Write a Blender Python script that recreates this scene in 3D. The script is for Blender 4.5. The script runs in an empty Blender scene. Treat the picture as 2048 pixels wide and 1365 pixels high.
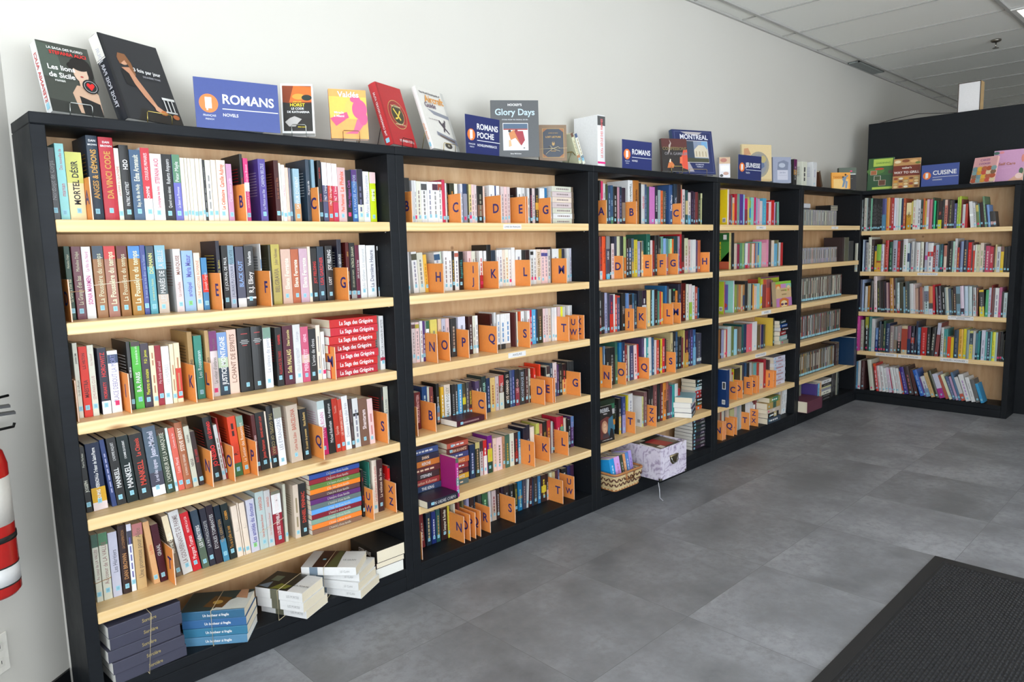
import bpy, math, random
from mathutils import Matrix, Vector, Euler
S = bpy.context.scene
COL = S.collection
R = math.radians
# ---------------------------------------------------------------- camera
cam_d = bpy.data.cameras.new('camera'); cam = bpy.data.objects.new('camera', cam_d); COL.objects.link(cam)
cam_d.lens = 25.15; cam_d.sensor_width = 36; cam_d.sensor_fit = 'HORIZONTAL'; cam_d.clip_start = .02
def cam_axes(yaw, pitch, roll):
    y, p, r = R(yaw), R(pitch), R(roll)
    f = Vector((-math.cos(p)*math.sin(y), math.cos(p)*math.cos(y), math.sin(p)))
    rt = Vector((math.cos(y), math.sin(y), 0)); up = rt.cross(f)
    return rt*math.cos(r)+up*math.sin(r), -rt*math.sin(r)+up*math.cos(r), f
rt_, up_, f_ = cam_axes(-44.0202, -7.4083, -1.4753)
mw = Matrix.Identity(4)
for i in range(3):
    mw[i][0] = rt_[i]; mw[i][1] = up_[i]; mw[i][2] = -f_[i]
mw.translation = Vector((-.4692, -2.381, 1.4261)); cam.matrix_world = mw
S.camera = cam
# ---------------------------------------------------------------- world, daylight, exposure
w = bpy.data.worlds.new('world'); S.world = w; w.use_nodes = True
bg = w.node_tree.nodes['Background']; bg.inputs[0].default_value = (.86, .93, 1, 1)
_nt = w.node_tree; _tc = _nt.nodes.new('ShaderNodeTexCoord'); _sp = _nt.nodes.new('ShaderNodeSeparateXYZ'); _mr = _nt.nodes.new('ShaderNodeMapRange')
_nt.links.new(_tc.outputs['Generated'], _sp.inputs[0]); _nt.links.new(_sp.outputs[2], _mr.inputs[0])      # world boosted below the horizon as added fill for the ceiling, softer sky above
for _i, _v in ((1, -.06), (2, .06), (3, 9.5), (4, 4.2)): _mr.inputs[_i].default_value = _v
_nt.links.new(_mr.outputs[0], bg.inputs[1])
def area(name, loc, target, sx, sy, power, col):
    l = bpy.data.lights.new(name, 'AREA'); l.shape = 'RECTANGLE'; l.size = sx; l.size_y = sy; l.energy = power; l.color = col
    o = bpy.data.objects.new(name, l); COL.objects.link(o); o.location = loc
    o.rotation_euler = (Vector(target)-Vector(loc)).to_track_quat('-Z', 'Y').to_euler()
    return o
area('unseen_window_daylight', (-4.25, -4.1, 1.6), (1.2, .2, 1.9), 2.3, 2.3, 120, (.88, .94, 1))  # lamp added at an unseen side window to brighten left-facing sides
area('unseen_window_daylight', (0, -5.2, 1.6), (1.6, .2, 2.0), 3.6, 2.3, 10, (.93, .96, 1))  # weak ambient lamp added at the unseen front window
S.view_settings.view_transform = 'Standard'; S.view_settings.look = 'None'
S.view_settings.exposure = -.15; S.view_settings.gamma = 1; S.view_settings.use_curve_mapping = False
S.cycles.use_denoising = True; S.cycles.use_adaptive_sampling = True; S.cycles.adaptive_threshold = .02
S.cycles.max_bounces = 6; S.cycles.diffuse_bounces = 4; S.cycles.glossy_bounces = 2
# ---------------------------------------------------------------- materials
def lin(c):
    c /= 255.
    return c/12.92 if c <= .04045 else ((c+.055)/1.055)**2.4
def h2l(h, k=1.):
    if len(h) == 3: v = [int(x, 16)*17 for x in h]
    else: v = [int(h[i:i+2], 16) for i in (0, 2, 4)]
    return tuple(min(.88, lin(x)*k) for x in v)+(1,)
MATS = {}
def nmat(name):
    m = bpy.data.materials.new(name); m.use_nodes = True; nt = m.node_tree
    return m, nt, nt.nodes['Principled BSDF']
def N(nt, t, **kw):
    n = nt.nodes.new(t)
    for k, v in kw.items(): setattr(n, k, v)
    return n
def mix(nt, fac, a, b):
    m = N(nt, 'ShaderNodeMix', data_type='RGBA')
    if isinstance(fac, float): m.inputs[0].default_value = fac
    else: nt.links.new(fac, m.inputs[0])
    for i, v in ((6, a), (7, b)):
        if isinstance(v, tuple): m.inputs[i].default_value = v
        else: nt.links.new(v, m.inputs[i])
    return m.outputs[2]
def coord(nt, sc, what='Object'):
    tc = N(nt, 'ShaderNodeTexCoord'); mp = N(nt, 'ShaderNodeMapping'); mp.inputs['Scale'].default_value = sc
    nt.links.new(tc.outputs[what], mp.inputs[0]); return mp.outputs[0]
def noise(nt, vec, scale, detail=3, rough=.5):
    n = N(nt, 'ShaderNodeTexNoise'); n.inputs['Scale'].default_value = scale; n.inputs['Detail'].default_value = detail
    n.inputs['Roughness'].default_value = rough
    nt.links.new(vec, n.inputs['Vector']); return n.outputs['Fac']
def ramp(nt, fac, a, b, ca=(0, 0, 0, 1), cb=(1, 1, 1, 1)):
    r = N(nt, 'ShaderNodeValToRGB'); r.color_ramp.elements[0].position = a; r.color_ramp.elements[1].position = b
    r.color_ramp.elements[0].color = ca; r.color_ramp.elements[1].color = cb
    nt.links.new(fac, r.inputs[0]); return r.outputs[0]
def bump(nt, b, h, s, d=.001):
    n = N(nt, 'ShaderNodeBump'); n.inputs['Strength'].default_value = s; n.inputs['Distance'].default_value = d
    nt.links.new(h, n.inputs['Height']); nt.links.new(n.outputs[0], b.inputs['Normal'])
def dim(c, k): return tuple(x*k for x in c[:3])+(1,)
def paint(h, rough=.45, metal=0.):
    key = (h, rough, metal)
    if key in MATS: return MATS[key]
    m, nt, b = nmat('paint_'+h); c = h2l(h, .9)
    v = coord(nt, (1, 1, 1)); f = noise(nt, v, 90, 2)
    nt.links.new(mix(nt, f, dim(c, .93), dim(c, 1.05)), b.inputs['Base Color'])
    b.inputs['Roughness'].default_value = rough; b.inputs['Metallic'].default_value = metal
    MATS[key] = m; return m
def special(key, fn):
    if key not in MATS: MATS[key] = fn()
    return MATS[key]
def pages():
    m, nt, b = nmat('paper_pages'); v = coord(nt, (900, 900, 3)); f = noise(nt, v, 1, 2)
    v2 = coord(nt, (1, 1, 1)); 
    nt.links.new(mix(nt, f, h2l('d9cbb0'), h2l('f2e8d2')), b.inputs['Base Color']); b.inputs['Roughness'].default_value = .8
    return m
def pages_white():
    m, nt, b = nmat('paper_pages_white'); v = coord(nt, (900, 900, 3)); f = noise(nt, v, 1, 2)
    nt.links.new(mix(nt, f, h2l('ddd9d0'), h2l('f6f3ec')), b.inputs['Base Color']); b.inputs['Roughness'].default_value = .8
    return m
def black_wood():
    m, nt, b = nmat('black_stained_wood'); v = coord(nt, (1.2, 1.2, 1.2)); f = noise(nt, coord(nt, (2, 22, 22)), 3, 5, .6)
    g = noise(nt, v, 4, 3)
    c = mix(nt, f, h2l('0d0f12'), h2l('1a1e23')); 
    sp = N(nt, 'ShaderNodeTexVoronoi'); sp.inputs['Scale'].default_value = 9; nt.links.new(v, sp.inputs['Vector'])
    s = ramp(nt, sp.outputs['Distance'], .012, .03, (1, 1, 1, 1), (0, 0, 0, 1))
    nt.links.new(mix(nt, s, c, h2l('8f8b82')), b.inputs['Base Color'])
    nt.links.new(ramp(nt, g, .3, .7, (.42, .42, .42, 1), (.6, .6, .6, 1)), b.inputs['Roughness']); bump(nt, b, f, .35); b.inputs['Specular IOR Level'].default_value = .22
    return m
def pine():
    m, nt, b = nmat('pine_board'); tc = N(nt, 'ShaderNodeTexCoord'); oi = N(nt, 'ShaderNodeObjectInfo')
    ad = N(nt, 'ShaderNodeVectorMath', operation='ADD'); nt.links.new(tc.outputs['Object'], ad.inputs[0])
    sc = N(nt, 'ShaderNodeVectorMath', operation='SCALE'); cb = N(nt, 'ShaderNodeCombineXYZ')
    for i in range(3): nt.links.new(oi.outputs['Random'], cb.inputs[i])
    sc.inputs['Scale'].default_value = 37.; nt.links.new(cb.outputs[0], sc.inputs[0]); nt.links.new(sc.outputs[0], ad.inputs[1])
    mp = N(nt, 'ShaderNodeMapping'); mp.inputs['Scale'].default_value = (1.1, 9, 9); nt.links.new(ad.outputs[0], mp.inputs[0])
    wv = N(nt, 'ShaderNodeTexWave', wave_type='RINGS', rings_direction='X'); wv.inputs['Scale'].default_value = 2.2; wv.inputs['Distortion'].default_value = 5; wv.inputs['Detail'].default_value = 2; wv.inputs['Detail Scale'].default_value = .8
    nt.links.new(mp.outputs[0], wv.inputs['Vector'])
    f = noise(nt, mp.outputs[0], 1.3, 4)
    c = mix(nt, wv.outputs['Fac'], h2l('e6c48c'), h2l('edd2a2')); c = mix(nt, ramp(nt, f, .35, .75), c, h2l('e2be86'))
    vo = N(nt, 'ShaderNodeTexVoronoi'); vo.inputs['Scale'].default_value = 1.0
    mp2 = N(nt, 'ShaderNodeMapping'); mp2.inputs['Scale'].default_value = (2.6, 8.5, 8.5); nt.links.new(ad.outputs[0], mp2.inputs[0]); nt.links.new(mp2.outputs[0], vo.inputs['Vector'])
    k = ramp(nt, vo.outputs['Distance'], .03, .1, (1, 1, 1, 1), (0, 0, 0, 1))
    nt.links.new(mix(nt, k, c, h2l('a87848')), b.inputs['Base Color'])
    b.inputs['Roughness'].default_value = .42; return m
def plywood():
    m, nt, b = nmat('plywood_back'); f = noise(nt, coord(nt, (7, 7, 1.2)), 3, 6, .65)
    c = mix(nt, ramp(nt, f, .3, .7), h2l('c09468'), h2l('d8b48a'))
    vo = N(nt, 'ShaderNodeTexVoronoi'); vo.inputs['Scale'].default_value = 5; nt.links.new(coord(nt, (1, 1, 1)), vo.inputs['Vector'])
    k = ramp(nt, vo.outputs['Distance'], .03, .07, (1, 1, 1, 1), (0, 0, 0, 1))
    nt.links.new(mix(nt, k, c, h2l('8a5d38')), b.inputs['Base Color']); b.inputs['Roughness'].default_value = .6; return m
def wall_paint():
    m, nt, b = nmat('wall_paint'); f = noise(nt, coord(nt, (1, 1, 1)), 260, 3)
    g = noise(nt, coord(nt, (1, 1, 1)), 1.2, 2)
    nt.links.new(mix(nt, g, h2l('c6c2b9'), h2l('ccc9c1')), b.inputs['Base Color']); b.inputs['Roughness'].default_value = .6; bump(nt, b, f, .12, .0006); return m
def ceil_mat():
    m, nt, b = nmat('ceiling_tile'); f = noise(nt, coord(nt, (1, 1, 1)), 220, 4)
    nt.links.new(mix(nt, f, h2l('eeece4'), h2l('f4f2ea')), b.inputs['Base Color']); b.inputs['Roughness'].default_value = .9; bump(nt, b, f, .4, .001); return m
def floor_mat():
    m, nt, b = nmat('vinyl_tile'); tc = N(nt, 'ShaderNodeTexCoord')
    mp = N(nt, 'ShaderNodeMapping'); mp.inputs['Location'].default_value = (-1.80, .375, 0); nt.links.new(tc.outputs['Object'], mp.inputs[0])
    br = N(nt, 'ShaderNodeTexBrick'); br.offset = 0; br.squash = 1
    for k, v in (('Scale', 1), ('Mortar Size', .0012), ('Mortar Smooth', .6), ('Bias', 0), ('Brick Width', .608), ('Row Height', .592)): br.inputs[k].default_value = v
    br.inputs['Color1'].default_value = (0, 0, 0, 1); br.inputs['Color2'].default_value = (1, 1, 1, 1); br.inputs['Mortar'].default_value = (.2, .2, .2, 1)
    nt.links.new(mp.outputs[0], br.inputs['Vector'])
    ad = N(nt, 'ShaderNodeVectorMath', operation='ADD'); sc = N(nt, 'ShaderNodeVectorMath', operation='SCALE'); sc.inputs['Scale'].default_value = 9
    nt.links.new(br.outputs['Color'], sc.inputs[0]); nt.links.new(tc.outputs['Object'], ad.inputs[0]); nt.links.new(sc.outputs[0], ad.inputs[1])
    f = noise(nt, ad.outputs[0], 2.6, 6, .6); g = noise(nt, ad.outputs[0], 26, 5, .7)
    c = mix(nt, ramp(nt, f, .34, .66), h2l('6f7075'), h2l('9a9ca2')); c = mix(nt, ramp(nt, g, .45, .75), c, h2l('7c7d80'))
    t = N(nt, 'ShaderNodeMix', data_type='RGBA', blend_type='MULTIPLY'); t.inputs[0].default_value = 1
    nt.links.new(c, t.inputs[6]); nt.links.new(ramp(nt, br.outputs['Color'], 0, 1, (.88, .88, .88, 1), (1.06, 1.06, 1.06, 1)), t.inputs[7])
    c = mix(nt, br.outputs['Fac'], t.outputs[2], h2l('626364'))
    nt.links.new(c, b.inputs['Base Color']); nt.links.new(ramp(nt, g, .3, .7, (.36, .36, .36, 1), (.5, .5, .5, 1)), b.inputs['Roughness']); bump(nt, b, g, .08, .001); return m
def metal(h, r=.3): return paint(h, r, 1.)
def fabric_print():
    m, nt, b = nmat('lilac_print_paper'); v = coord(nt, (1, 1, 1)); vo = N(nt, 'ShaderNodeTexVoronoi'); vo.inputs['Scale'].default_value = 17; nt.links.new(v, vo.inputs['Vector'])
    wv = N(nt, 'ShaderNodeTexWave', wave_type='RINGS'); wv.inputs['Scale'].default_value = 9; wv.inputs['Distortion'].default_value = 22; wv.inputs['Detail'].default_value = 3; nt.links.new(v, wv.inputs['Vector'])
    f = noise(nt, v, 22, 5, .7)
    c = mix(nt, ramp(nt, wv.outputs['Fac'], .1, .5), h2l('a698b4'), h2l('d2cadb')); c = mix(nt, ramp(nt, f, .45, .6), c, h2l('dcd6e4'))
    nt.links.new(mix(nt, ramp(nt, vo.outputs['Distance'], .1, .2, (.5, .5, .5, 1), (0, 0, 0, 1)), c, h2l('6a5c80')), b.inputs['Base Color']); b.inputs['Roughness'].default_value = .6; return m
def glow(name, col, s):
    m, nt, b = nmat(name); b.inputs['Base Color'].default_value = (.8, .8, .8, 1); b.inputs['Emission Color'].default_value = col; b.inputs['Emission Strength'].default_value = s; return m
def glass():
    m, nt, b = nmat('window_glass'); b.inputs['Transmission Weight'].default_value = 1; b.inputs['Roughness'].default_value = 0; b.inputs['IOR'].default_value = 1.05; return m
PG = lambda: special('pages', pages)
PW = lambda: special('pagesw', pages_white)
BLK = lambda: special('blk', black_wood)
PINE = lambda: special('pine', pine)
PLY = lambda: special('ply', plywood)
# ---------------------------------------------------------------- mesh helper
class MB:
    def __init__(s): s.v = []; s.f = []; s.mi = []; s.m = []; s.sm = []
    def idx(s, m):
        if m not in s.m: s.m.append(m)
        return s.m.index(m)
    def add(s, vs, fs, m, smooth=False):
        o = len(s.v); s.v += [tuple(v) for v in vs]; k = s.idx(m)
        for f in fs: s.f.append([o+i for i in f]); s.mi.append(k); s.sm.append(smooth)
    def box(s, a, b, m):
        (x0, y0, z0), (x1, y1, z1) = a, b
        s.add([(x0, y0, z0), (x1, y0, z0), (x1, y1, z0), (x0, y1, z0), (x0, y0, z1), (x1, y0, z1), (x1, y1, z1), (x0, y1, z1)],
              [(0, 3, 2, 1), (4, 5, 6, 7), (0, 1, 5, 4), (1, 2, 6, 5), (2, 3, 7, 6), (3, 0, 4, 7)], m)
    def bbox(s, a, b, m, r=.0015):   # box with chamfered edges
        (x0, y0, z0), (x1, y1, z1) = a, b; vs = []; ix = {}
        for i, (X, sx) in enumerate(((x0, 1), (x1, -1))):
            for j, (Y, sy) in enumerate(((y0, 1), (y1, -1))):
                for k, (Z, sz) in enumerate(((z0, 1), (z1, -1))):
                    for q in range(3):
                        ix[(i, j, k, q)] = len(vs)
                        vs.append((X+(0 if q == 0 else sx*r), Y+(0 if q == 1 else sy*r), Z+(0 if q == 2 else sz*r)))
        fs = []
        def F(*c): fs.append([ix[t] for t in c])
        for i in (0, 1): F(*[(i, j, k, 0) for j, k in ((0, 0), (1, 0), (1, 1), (0, 1))])
        for j in (0, 1): F(*[(i, j, k, 1) for i, k in ((0, 0), (1, 0), (1, 1), (0, 1))])
        for k in (0, 1): F(*[(i, j, k, 2) for i, j in ((0, 0), (1, 0), (1, 1), (0, 1))])
        for j in (0, 1):
            for k in (0, 1): F((0, j, k, 1), (1, j, k, 1), (1, j, k, 2), (0, j, k, 2))
        for i in (0, 1):
            for k in (0, 1): F((i, 0, k, 0), (i, 1, k, 0), (i, 1, k, 2), (i, 0, k, 2))
            for j in (0, 1): F((i, j, 0, 0), (i, j, 1, 0), (i, j, 1, 1), (i, j, 0, 1))
        for i in (0, 1):
            for j in (0, 1):
                for k in (0, 1): F((i, j, k, 0), (i, j, k, 1), (i, j, k, 2))
        s.add(vs, fs, m)
    def prism(s, pts, m, ax=1, lo=0., hi=.01):     # polygon (a,b) extruded along an axis
        n = len(pts)
        def P(a, b, c): return {0: (c, a, b), 1: (a, c, b), 2: (a, b, c)}[ax]
        vs = [P(a, b, lo) for a, b in pts]+[P(a, b, hi) for a, b in pts]
        s.add(vs, [tuple(range(n)), tuple(reversed(range(n, 2*n)))]+[(i, (i+1) % n, n+(i+1) % n, n+i) for i in range(n)], m)
    def tube(s, pts, r, m, n=8, closed=False):
        pts = [Vector(p) for p in pts]; L = len(pts); vs = []
        for i, p in enumerate(pts):
            a = pts[(i-1) % L] if (closed or i) else pts[0]; b = pts[(i+1) % L] if (closed or i < L-1) else pts[-1]
            d = (b-a); d = d.normalized() if d.length > 1e-9 else Vector((0, 0, 1))
            u = d.cross(Vector((0, 0, 1)) if abs(d.z) < .9 else Vector((1, 0, 0))).normalized(); w_ = d.cross(u)
            rr = r[i] if isinstance(r, (list, tuple)) else r
            vs += [p+u*rr*math.cos(2*math.pi*k/n)+w_*rr*math.sin(2*math.pi*k/n) for k in range(n)]
        fs = [(i*n+k, i*n+(k+1) % n, ((i+1) % L)*n+(k+1) % n, ((i+1) % L)*n+k) for i in range(L if closed else L-1) for k in range(n)]
        if not closed: fs += [tuple(reversed(range(n))), tuple(range((L-1)*n, L*n))]
        s.add(vs, fs, m, True)
    def lathe(s, prof, m, c=(0, 0, 0), n=28):
        vs = []; L = len(prof)
        for r, z in prof: vs += [(c[0]+r*math.cos(2*math.pi*k/n), c[1]+r*math.sin(2*math.pi*k/n), c[2]+z) for k in range(n)]
        fs = [(i*n+k, i*n+(k+1) % n, (i+1)*n+(k+1) % n, (i+1)*n+k) for i in range(L-1) for k in range(n)]
        fs += [tuple(reversed(range(n))), tuple(range((L-1)*n, L*n))]
        s.add(vs, fs, m, True)
    def build(s, name, parent=None, **kw):
        me = bpy.data.meshes.new(name); me.from_pydata(s.v, [], s.f)
        for m in s.m: me.materials.append(m)
        me.polygons.foreach_set('material_index', s.mi); me.polygons.foreach_set('use_smooth', s.sm); me.update()
        o = bpy.data.objects.new(name, me); COL.objects.link(o)
        if parent: o.parent = parent
        for k, v in kw.items(): o[k] = v
        return o
def empty(name, loc=(0, 0, 0), rz=0, **kw):
    o = bpy.data.objects.new(name, None); COL.objects.link(o); o.location = loc; o.rotation_euler = (0, 0, rz); o.empty_display_size = .05
    for k, v in kw.items(): o[k] = v
    return o
def tag(o, label, cat, group=None):
    o['label'] = label; o['category'] = cat
    if group: o['group'] = group
    return o
# ---------------------------------------------------------------- lettering: glyph outlines of Blender's own font
GL = {}
def glyph(ch, bold=False, res=2):
    k = (ch, bold, res)
    if k in GL: return GL[k]
    def mesh_of(t):
        cu = bpy.data.curves.new('lettering', 'FONT'); cu.body = t; cu.size = 1; cu.resolution_u = res; cu.fill_mode = 'FRONT'
        if bold: cu.offset = .022
        o = bpy.data.objects.new('lettering', cu); me = bpy.data.meshes.new_from_object(o)
        vs = [(v.co.x, v.co.y) for v in me.vertices]; fs = [tuple(p.vertices) for p in me.polygons]
        bpy.data.objects.remove(o); bpy.data.curves.remove(cu); bpy.data.meshes.remove(me); return vs, fs
    if ch == ' ': GL[k] = ([], [], .3); return GL[k]
    v, f = mesh_of(ch)
    if not v: GL[k] = ([], [], .3); return GL[k]
    a, _ = mesh_of(ch+'I'); b, _ = mesh_of('I')
    GL[k] = (v, f, max(p[0] for p in a)-max(p[0] for p in b)); return GL[k]
def text_w(t, bold=False, res=2): return sum(glyph(c, bold, res)[2] for c in t)
def put_text(mb, t, fn, size, m, bold=False, res=2, sx=1.):
    """fn maps flat text coordinates (a, b) to a point in space"""
    x = 0
    for c in t:
        v, f, adv = glyph(c, bold, res)
        if v: mb.add([fn((x+p[0])*size*sx, p[1]*size) for p in v], f, m)
        x += adv
    return x*size*sx
# ---------------------------------------------------------------- room
W, D, T = 1.22, .24, .0394
WY = .243; CZ = 2.956; CX = -.004
dv = Vector((-.79, -.613, 0)).normalized(); nv = Vector((dv.y, -dv.x, 0)); nv = nv if nv.y < 0 else -nv    # angled left wall
def struct(mb, name): return mb.build(name, None, kind='structure')
m = MB(); m.box((-4.5, -5.4, -.05), (10.5, .6, 0), special('floor', floor_mat)); struct(m, 'floor')
WM = special('wall', wall_paint)
m = MB(); m.box((CX, WY, 0), (10.4, WY+.12, CZ+.1), WM); struct(m, 'wall_back')
m = MB(); a = Vector((CX, WY, 0)); b_ = a+dv*5.2; m.prism([(a.x, a.y), (b_.x, b_.y), (b_.x-nv.x*.12, b_.y-nv.y*.12), (a.x-nv.x*.12+.02, a.y-nv.y*.12)], WM, 2, 0, CZ+.1); struct(m, 'wall_left')
m = MB(); m.box((10.3, -5.4, 0), (10.42, WY, CZ+.1), WM); struct(m, 'wall_right')
# unseen front wall, its shop window opening sized for the daylight let in
m = MB(); m.box((-4.5, -5.42, 0), (10.4, -5.3, .25), WM); m.box((-4.5, -5.42, 2.75), (10.4, -5.3, CZ+.1), WM); m.box((3.7, -5.42, .25), (10.4, -5.3, 2.75), WM); struct(m, 'wall_front')
m = MB(); FR = paint('2a2c2e', .4, .6)
for x in (-4.4, -2.9, -1.4, .1, 1.6, 3.64): m.box((x, -5.4, .25), (x+.06, -5.33, 2.75), FR)
m.box((-4.4, -5.4, .25), (3.7, -5.33, .31), FR); m.box((-4.4, -5.4, 2.69), (3.7, -5.33, 2.75), FR); struct(m, 'window_1')
m = MB(); m.box((-4.5, -5.3, 0), (-4.4, -2.9, .3), WM); m.box((-4.5, -5.3, 2.75), (-4.4, -2.9, CZ+.1), WM); struct(m, 'wall_side')
m = MB(); m.box((-4.47, -4.15, .3), (-4.42, -4.09, 2.75), FR); m.box((-4.47, -5.3, .3), (-4.42, -2.95, .36), FR); m.box((-4.47, -5.3, 2.69), (-4.42, -2.95, 2.75), FR); struct(m, 'added_side_window')  # unseen side window, put in to bring more light from the left
# suspended ceiling: tiles and grid
CM = special('ceil', ceil_mat)
m = MB(); m.box((-4.5, -5.4, CZ+.012), (10.4, WY, CZ+.1), CM); struct(m, 'ceiling')
GM = paint('b8b6b0', .5)
m = MB()
for k in range(5): y = .1-1.185*k; m.box((-4.4, y-.012, CZ-.001), (10.3, y+.012, CZ+.013), GM)
for k in range(-10, 17):
    x = 3.745+.6165*k
    m.box((x-.0035, -5.3, CZ+.004), (x+.0035, WY, CZ+.013), paint('a8a6a0', .5))
m.box((-4.4, WY-.018, CZ-.003), (10.3, WY, CZ+.013), GM); struct(m, 'trim_1')
m = MB(); p0 = a; 
bb = [(p0+nv*.0).to_2d(), (p0+dv*5.1).to_2d(), (p0+dv*5.1+nv*.008).to_2d(), (p0+nv*.008+dv*.01).to_2d()]
m.prism([tuple(q) for q in bb], paint('17181a', .4), 2, 0, .088); struct(m, 'baseboard_left')
# ceiling lights
def troffer(x, y, label, power):
    o = empty('ceiling_light', (x, y, CZ)); tag(o, label, 'ceiling light', 'recessed ceiling panels')
    f = MB(); 
    for q in (((0, 0, -.004), (.61, .03, .011)), ((0, -1.15, -.004), (.61, -1.12, .011)), ((0, -1.1198, -.004), (.03, -.0002, .011)), ((.58, -1.1198, -.004), (.61, -.0002, .011))): f.box(q[0], q[1], paint('e4e2dc', .4))
    f.build('frame', o)
    g = MB(); g.box((.03, -1.12, 0), (.58, 0, .01), special('glow', lambda: glow('light_diffuser', (1, .97, .9, 1), 2.6))); g.build('diffuser', o)
    l = bpy.data.lights.new('ceiling_lamp', 'AREA'); l.shape = 'RECTANGLE'; l.size = .55; l.size_y = 1.1; l.energy = power; l.color = (1, .93, .82)
    lo = bpy.data.objects.new('ceiling_lamp', l); COL.objects.link(lo); lo.location = (.305, -.56, -.012); lo.parent = o
troffer(5.605, -1.125, 'bright recessed ceiling panel light above the end bookcase', 4)
troffer(1.9, -2.31, 'recessed ceiling panel light over the middle of the room', 4)
troffer(5.605, -3.5, 'recessed ceiling panel light towards the far corner', 4)
# air vent
o = tag(empty('air_vent', (6.235, .128, CZ)), 'grey slatted air return vent in the ceiling strip by the long wall', 'air vent')
m = MB(); m.box((0, 0, -.004), (.6, .012, .006), paint('8a908c', .4)); m.box((0, .09, -.004), (.6, .1, .006), paint('8a908c', .4)); m.box((0, 0, -.004), (.012, .1, .006), paint('8a908c', .4)); m.box((.588, 0, -.004), (.6, .1, .006), paint('8a908c', .4)); m.build('frame', o)
m = MB()
for k in range(7): m.box((.012, .014+k*.011, -.003), (.588, .019+k*.011, .004), paint('9aa09c', .4))
m.box((.012, .012, .004), (.588, .09, .008), paint('3a3e3c', .6)); m.build('slats', o)
# sprinkler
o = tag(empty('sprinkler', (6.449, -.833, CZ)), 'small chrome ceiling sprinkler head above the tall black partition', 'sprinkler')
ch = metal('9a958c', .3)
m = MB(); m.lathe([(.036, .01), (.036, .0), (.028, -.006), (.012, -.01), (.0, -.01)], ch); m.build('escutcheon', o)
m = MB(); m.tube([(0, 0, -.01), (0, 0, -.05)], .006, ch); m.tube([(.012, 0, -.014), (.016, 0, -.035), (0, 0, -.052)], .002, ch); m.tube([(-.012, 0, -.014), (-.016, 0, -.035), (0, 0, -.052)], .002, ch); m.build('frame_arms', o)
m = MB(); m.lathe([(.022, -.052), (.022, -.055), (.0, -.055)], ch); m.build('deflector', o)
# ---------------------------------------------------------------- bookcases
SZ = [1.54, 1.243, .945, .647, .348]
def shelf_tag(parent, x0, x1, z0, z1, lines, pins=False, y=0.):
    m = MB(); m.box((x0, y-.0012, z0), (x1, y-.0001, z1), paint('eceaea', .5)); n = len(lines); hh = (z1-z0)/(n+.4)
    for q, s in enumerate(lines):
        wt = text_w(s, False, 2); size = min(hh*.9, (x1-x0)*.88/wt); zb = z1-hh*(q+1)+hh*.05
        put_text(m, s, lambda a, b: ((x0+x1-wt*size)/2+a, y-.0016, zb+b), size, paint('3a3c44', .5), False, 2)
    if pins:
        for x in (x0+.008, x1-.008): m.box((x-.003, y-.003, (z0+z1)/2-.002), (x+.003, y-.0012, (z0+z1)/2+.002), metal('d8c880'))
    m.build('shelf_label', parent)
def bookcase(loc, rz, width, shelves, label, tags=(), inset=False):
    o = empty('bookcase', loc, rz); tag(o, label, 'bookcase', 'black framed bookcases with pine shelves')
    zt = 1.8352; tb = .033
    for x in (0, width-T):
        m = MB(); m.bbox((x+.0004, 0, 0), (x+T-.0004, D, zt-tb), BLK(), .002); m.build('side_panel', o)
    m = MB(); m.bbox((.0004, -.002, zt-tb), (width-.0004, D, zt), BLK(), .003); m.build('top_panel', o)
    m = MB(); m.box((T, D-.009, .09), (width-T, D-.001, zt-tb), PLY()); m.build('back_panel', o)
    m = MB(); m.bbox((T, .0, .066), (width-T, D-.01, .10), BLK(), .002); m.build('base_shelf', o)
    m = MB(); m.bbox((T, .001, 0), (width-T, .02, .065), BLK(), .002); m.build('plinth', o)
    sh = []
    for z in shelves:
        m = MB(); m.bbox((T+.0005, 0, z-.036), (width-T-.0005, D-.01, z), PINE(), .0025); s = m.build('shelf', o); sh.append(s)
    for (i, x0, x1, z0, z1, lines, pins) in tags: shelf_tag(sh[i], x0, x1, shelves[i]-.036+z0, shelves[i]-.036+z1, lines, pins)
    m = MB()                                   # metal shelf pins
    for x in (T, width-T):
        for z in shelves: m.tube([(x-(.006 if x > .5 else -.006), .03, z-.039), (x, .03, z-.039)], .0028, metal('b0b0b0'), 6)
        for q in range(18):
            for y in (.035, .2): m.tube([(x-.0006 if x > .5 else x+.0006, y, .25+.08*q), (x-.0009 if x > .5 else x+.0009, y, .25+.08*q)], .0025, paint('060606'), 6)
    m.build('shelf_pins', o)
    return o
N_ = [('nearest', 'holding novels, beside the angled wall', ()),
      ('second', 'full of pocket books between orange letter cards', ((0, .575, .69, .008, .03, ['LIVRES EN FRANÇAIS'], False), (2, .585, .7, .008, .031, ['ANGLAIS'], False))),
      ('third', 'with a wicker basket and lilac box on its base', ()),
      ('fourth', "holding children's books above white stacks", ((0, .52, .66, .006, .029, ['FAMILLE'], False), (2, .62, .76, .006, .03, ['JEUNESSE'], False), (3, .54, .7, .006, .03, ['ROMANS JEUNESSE'], False))),
      ('fifth', 'holding slim discs and film cases in the corner', ((0, .56, .69, .008, .028, ['CD'], False),))]
for i, (nm, what, tg) in enumerate(N_):
    bookcase((W*i, 0, 0), 0, W if i < 4 else 1.199, SZ, 'black %s bookcase %s' % (nm, what), tg)
bookcase((6.086, .047, 0), R(-90), 1.178, [1.493, 1.1445, .794, .448], 'black end bookcase of cookbooks turned across the room',
         ((1, .5, .65, .008, .028, ['SANTÉ, DÉVELOPPEMENT'], False), (2, .74, .92, .003, .034, ['SANTÉ / DÉVELOPPEMENT', 'PERSONNEL'], True), (3, .2, .37, .004, .031, ['SANTÉ, PSYCHO'], False), (3, .38, .56, .004, .031, ['SANTÉ, ANGLAIS'], False), (3, .7, .9, .003, .031, ['GUIDES / VOYAGES'], True)))
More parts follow.
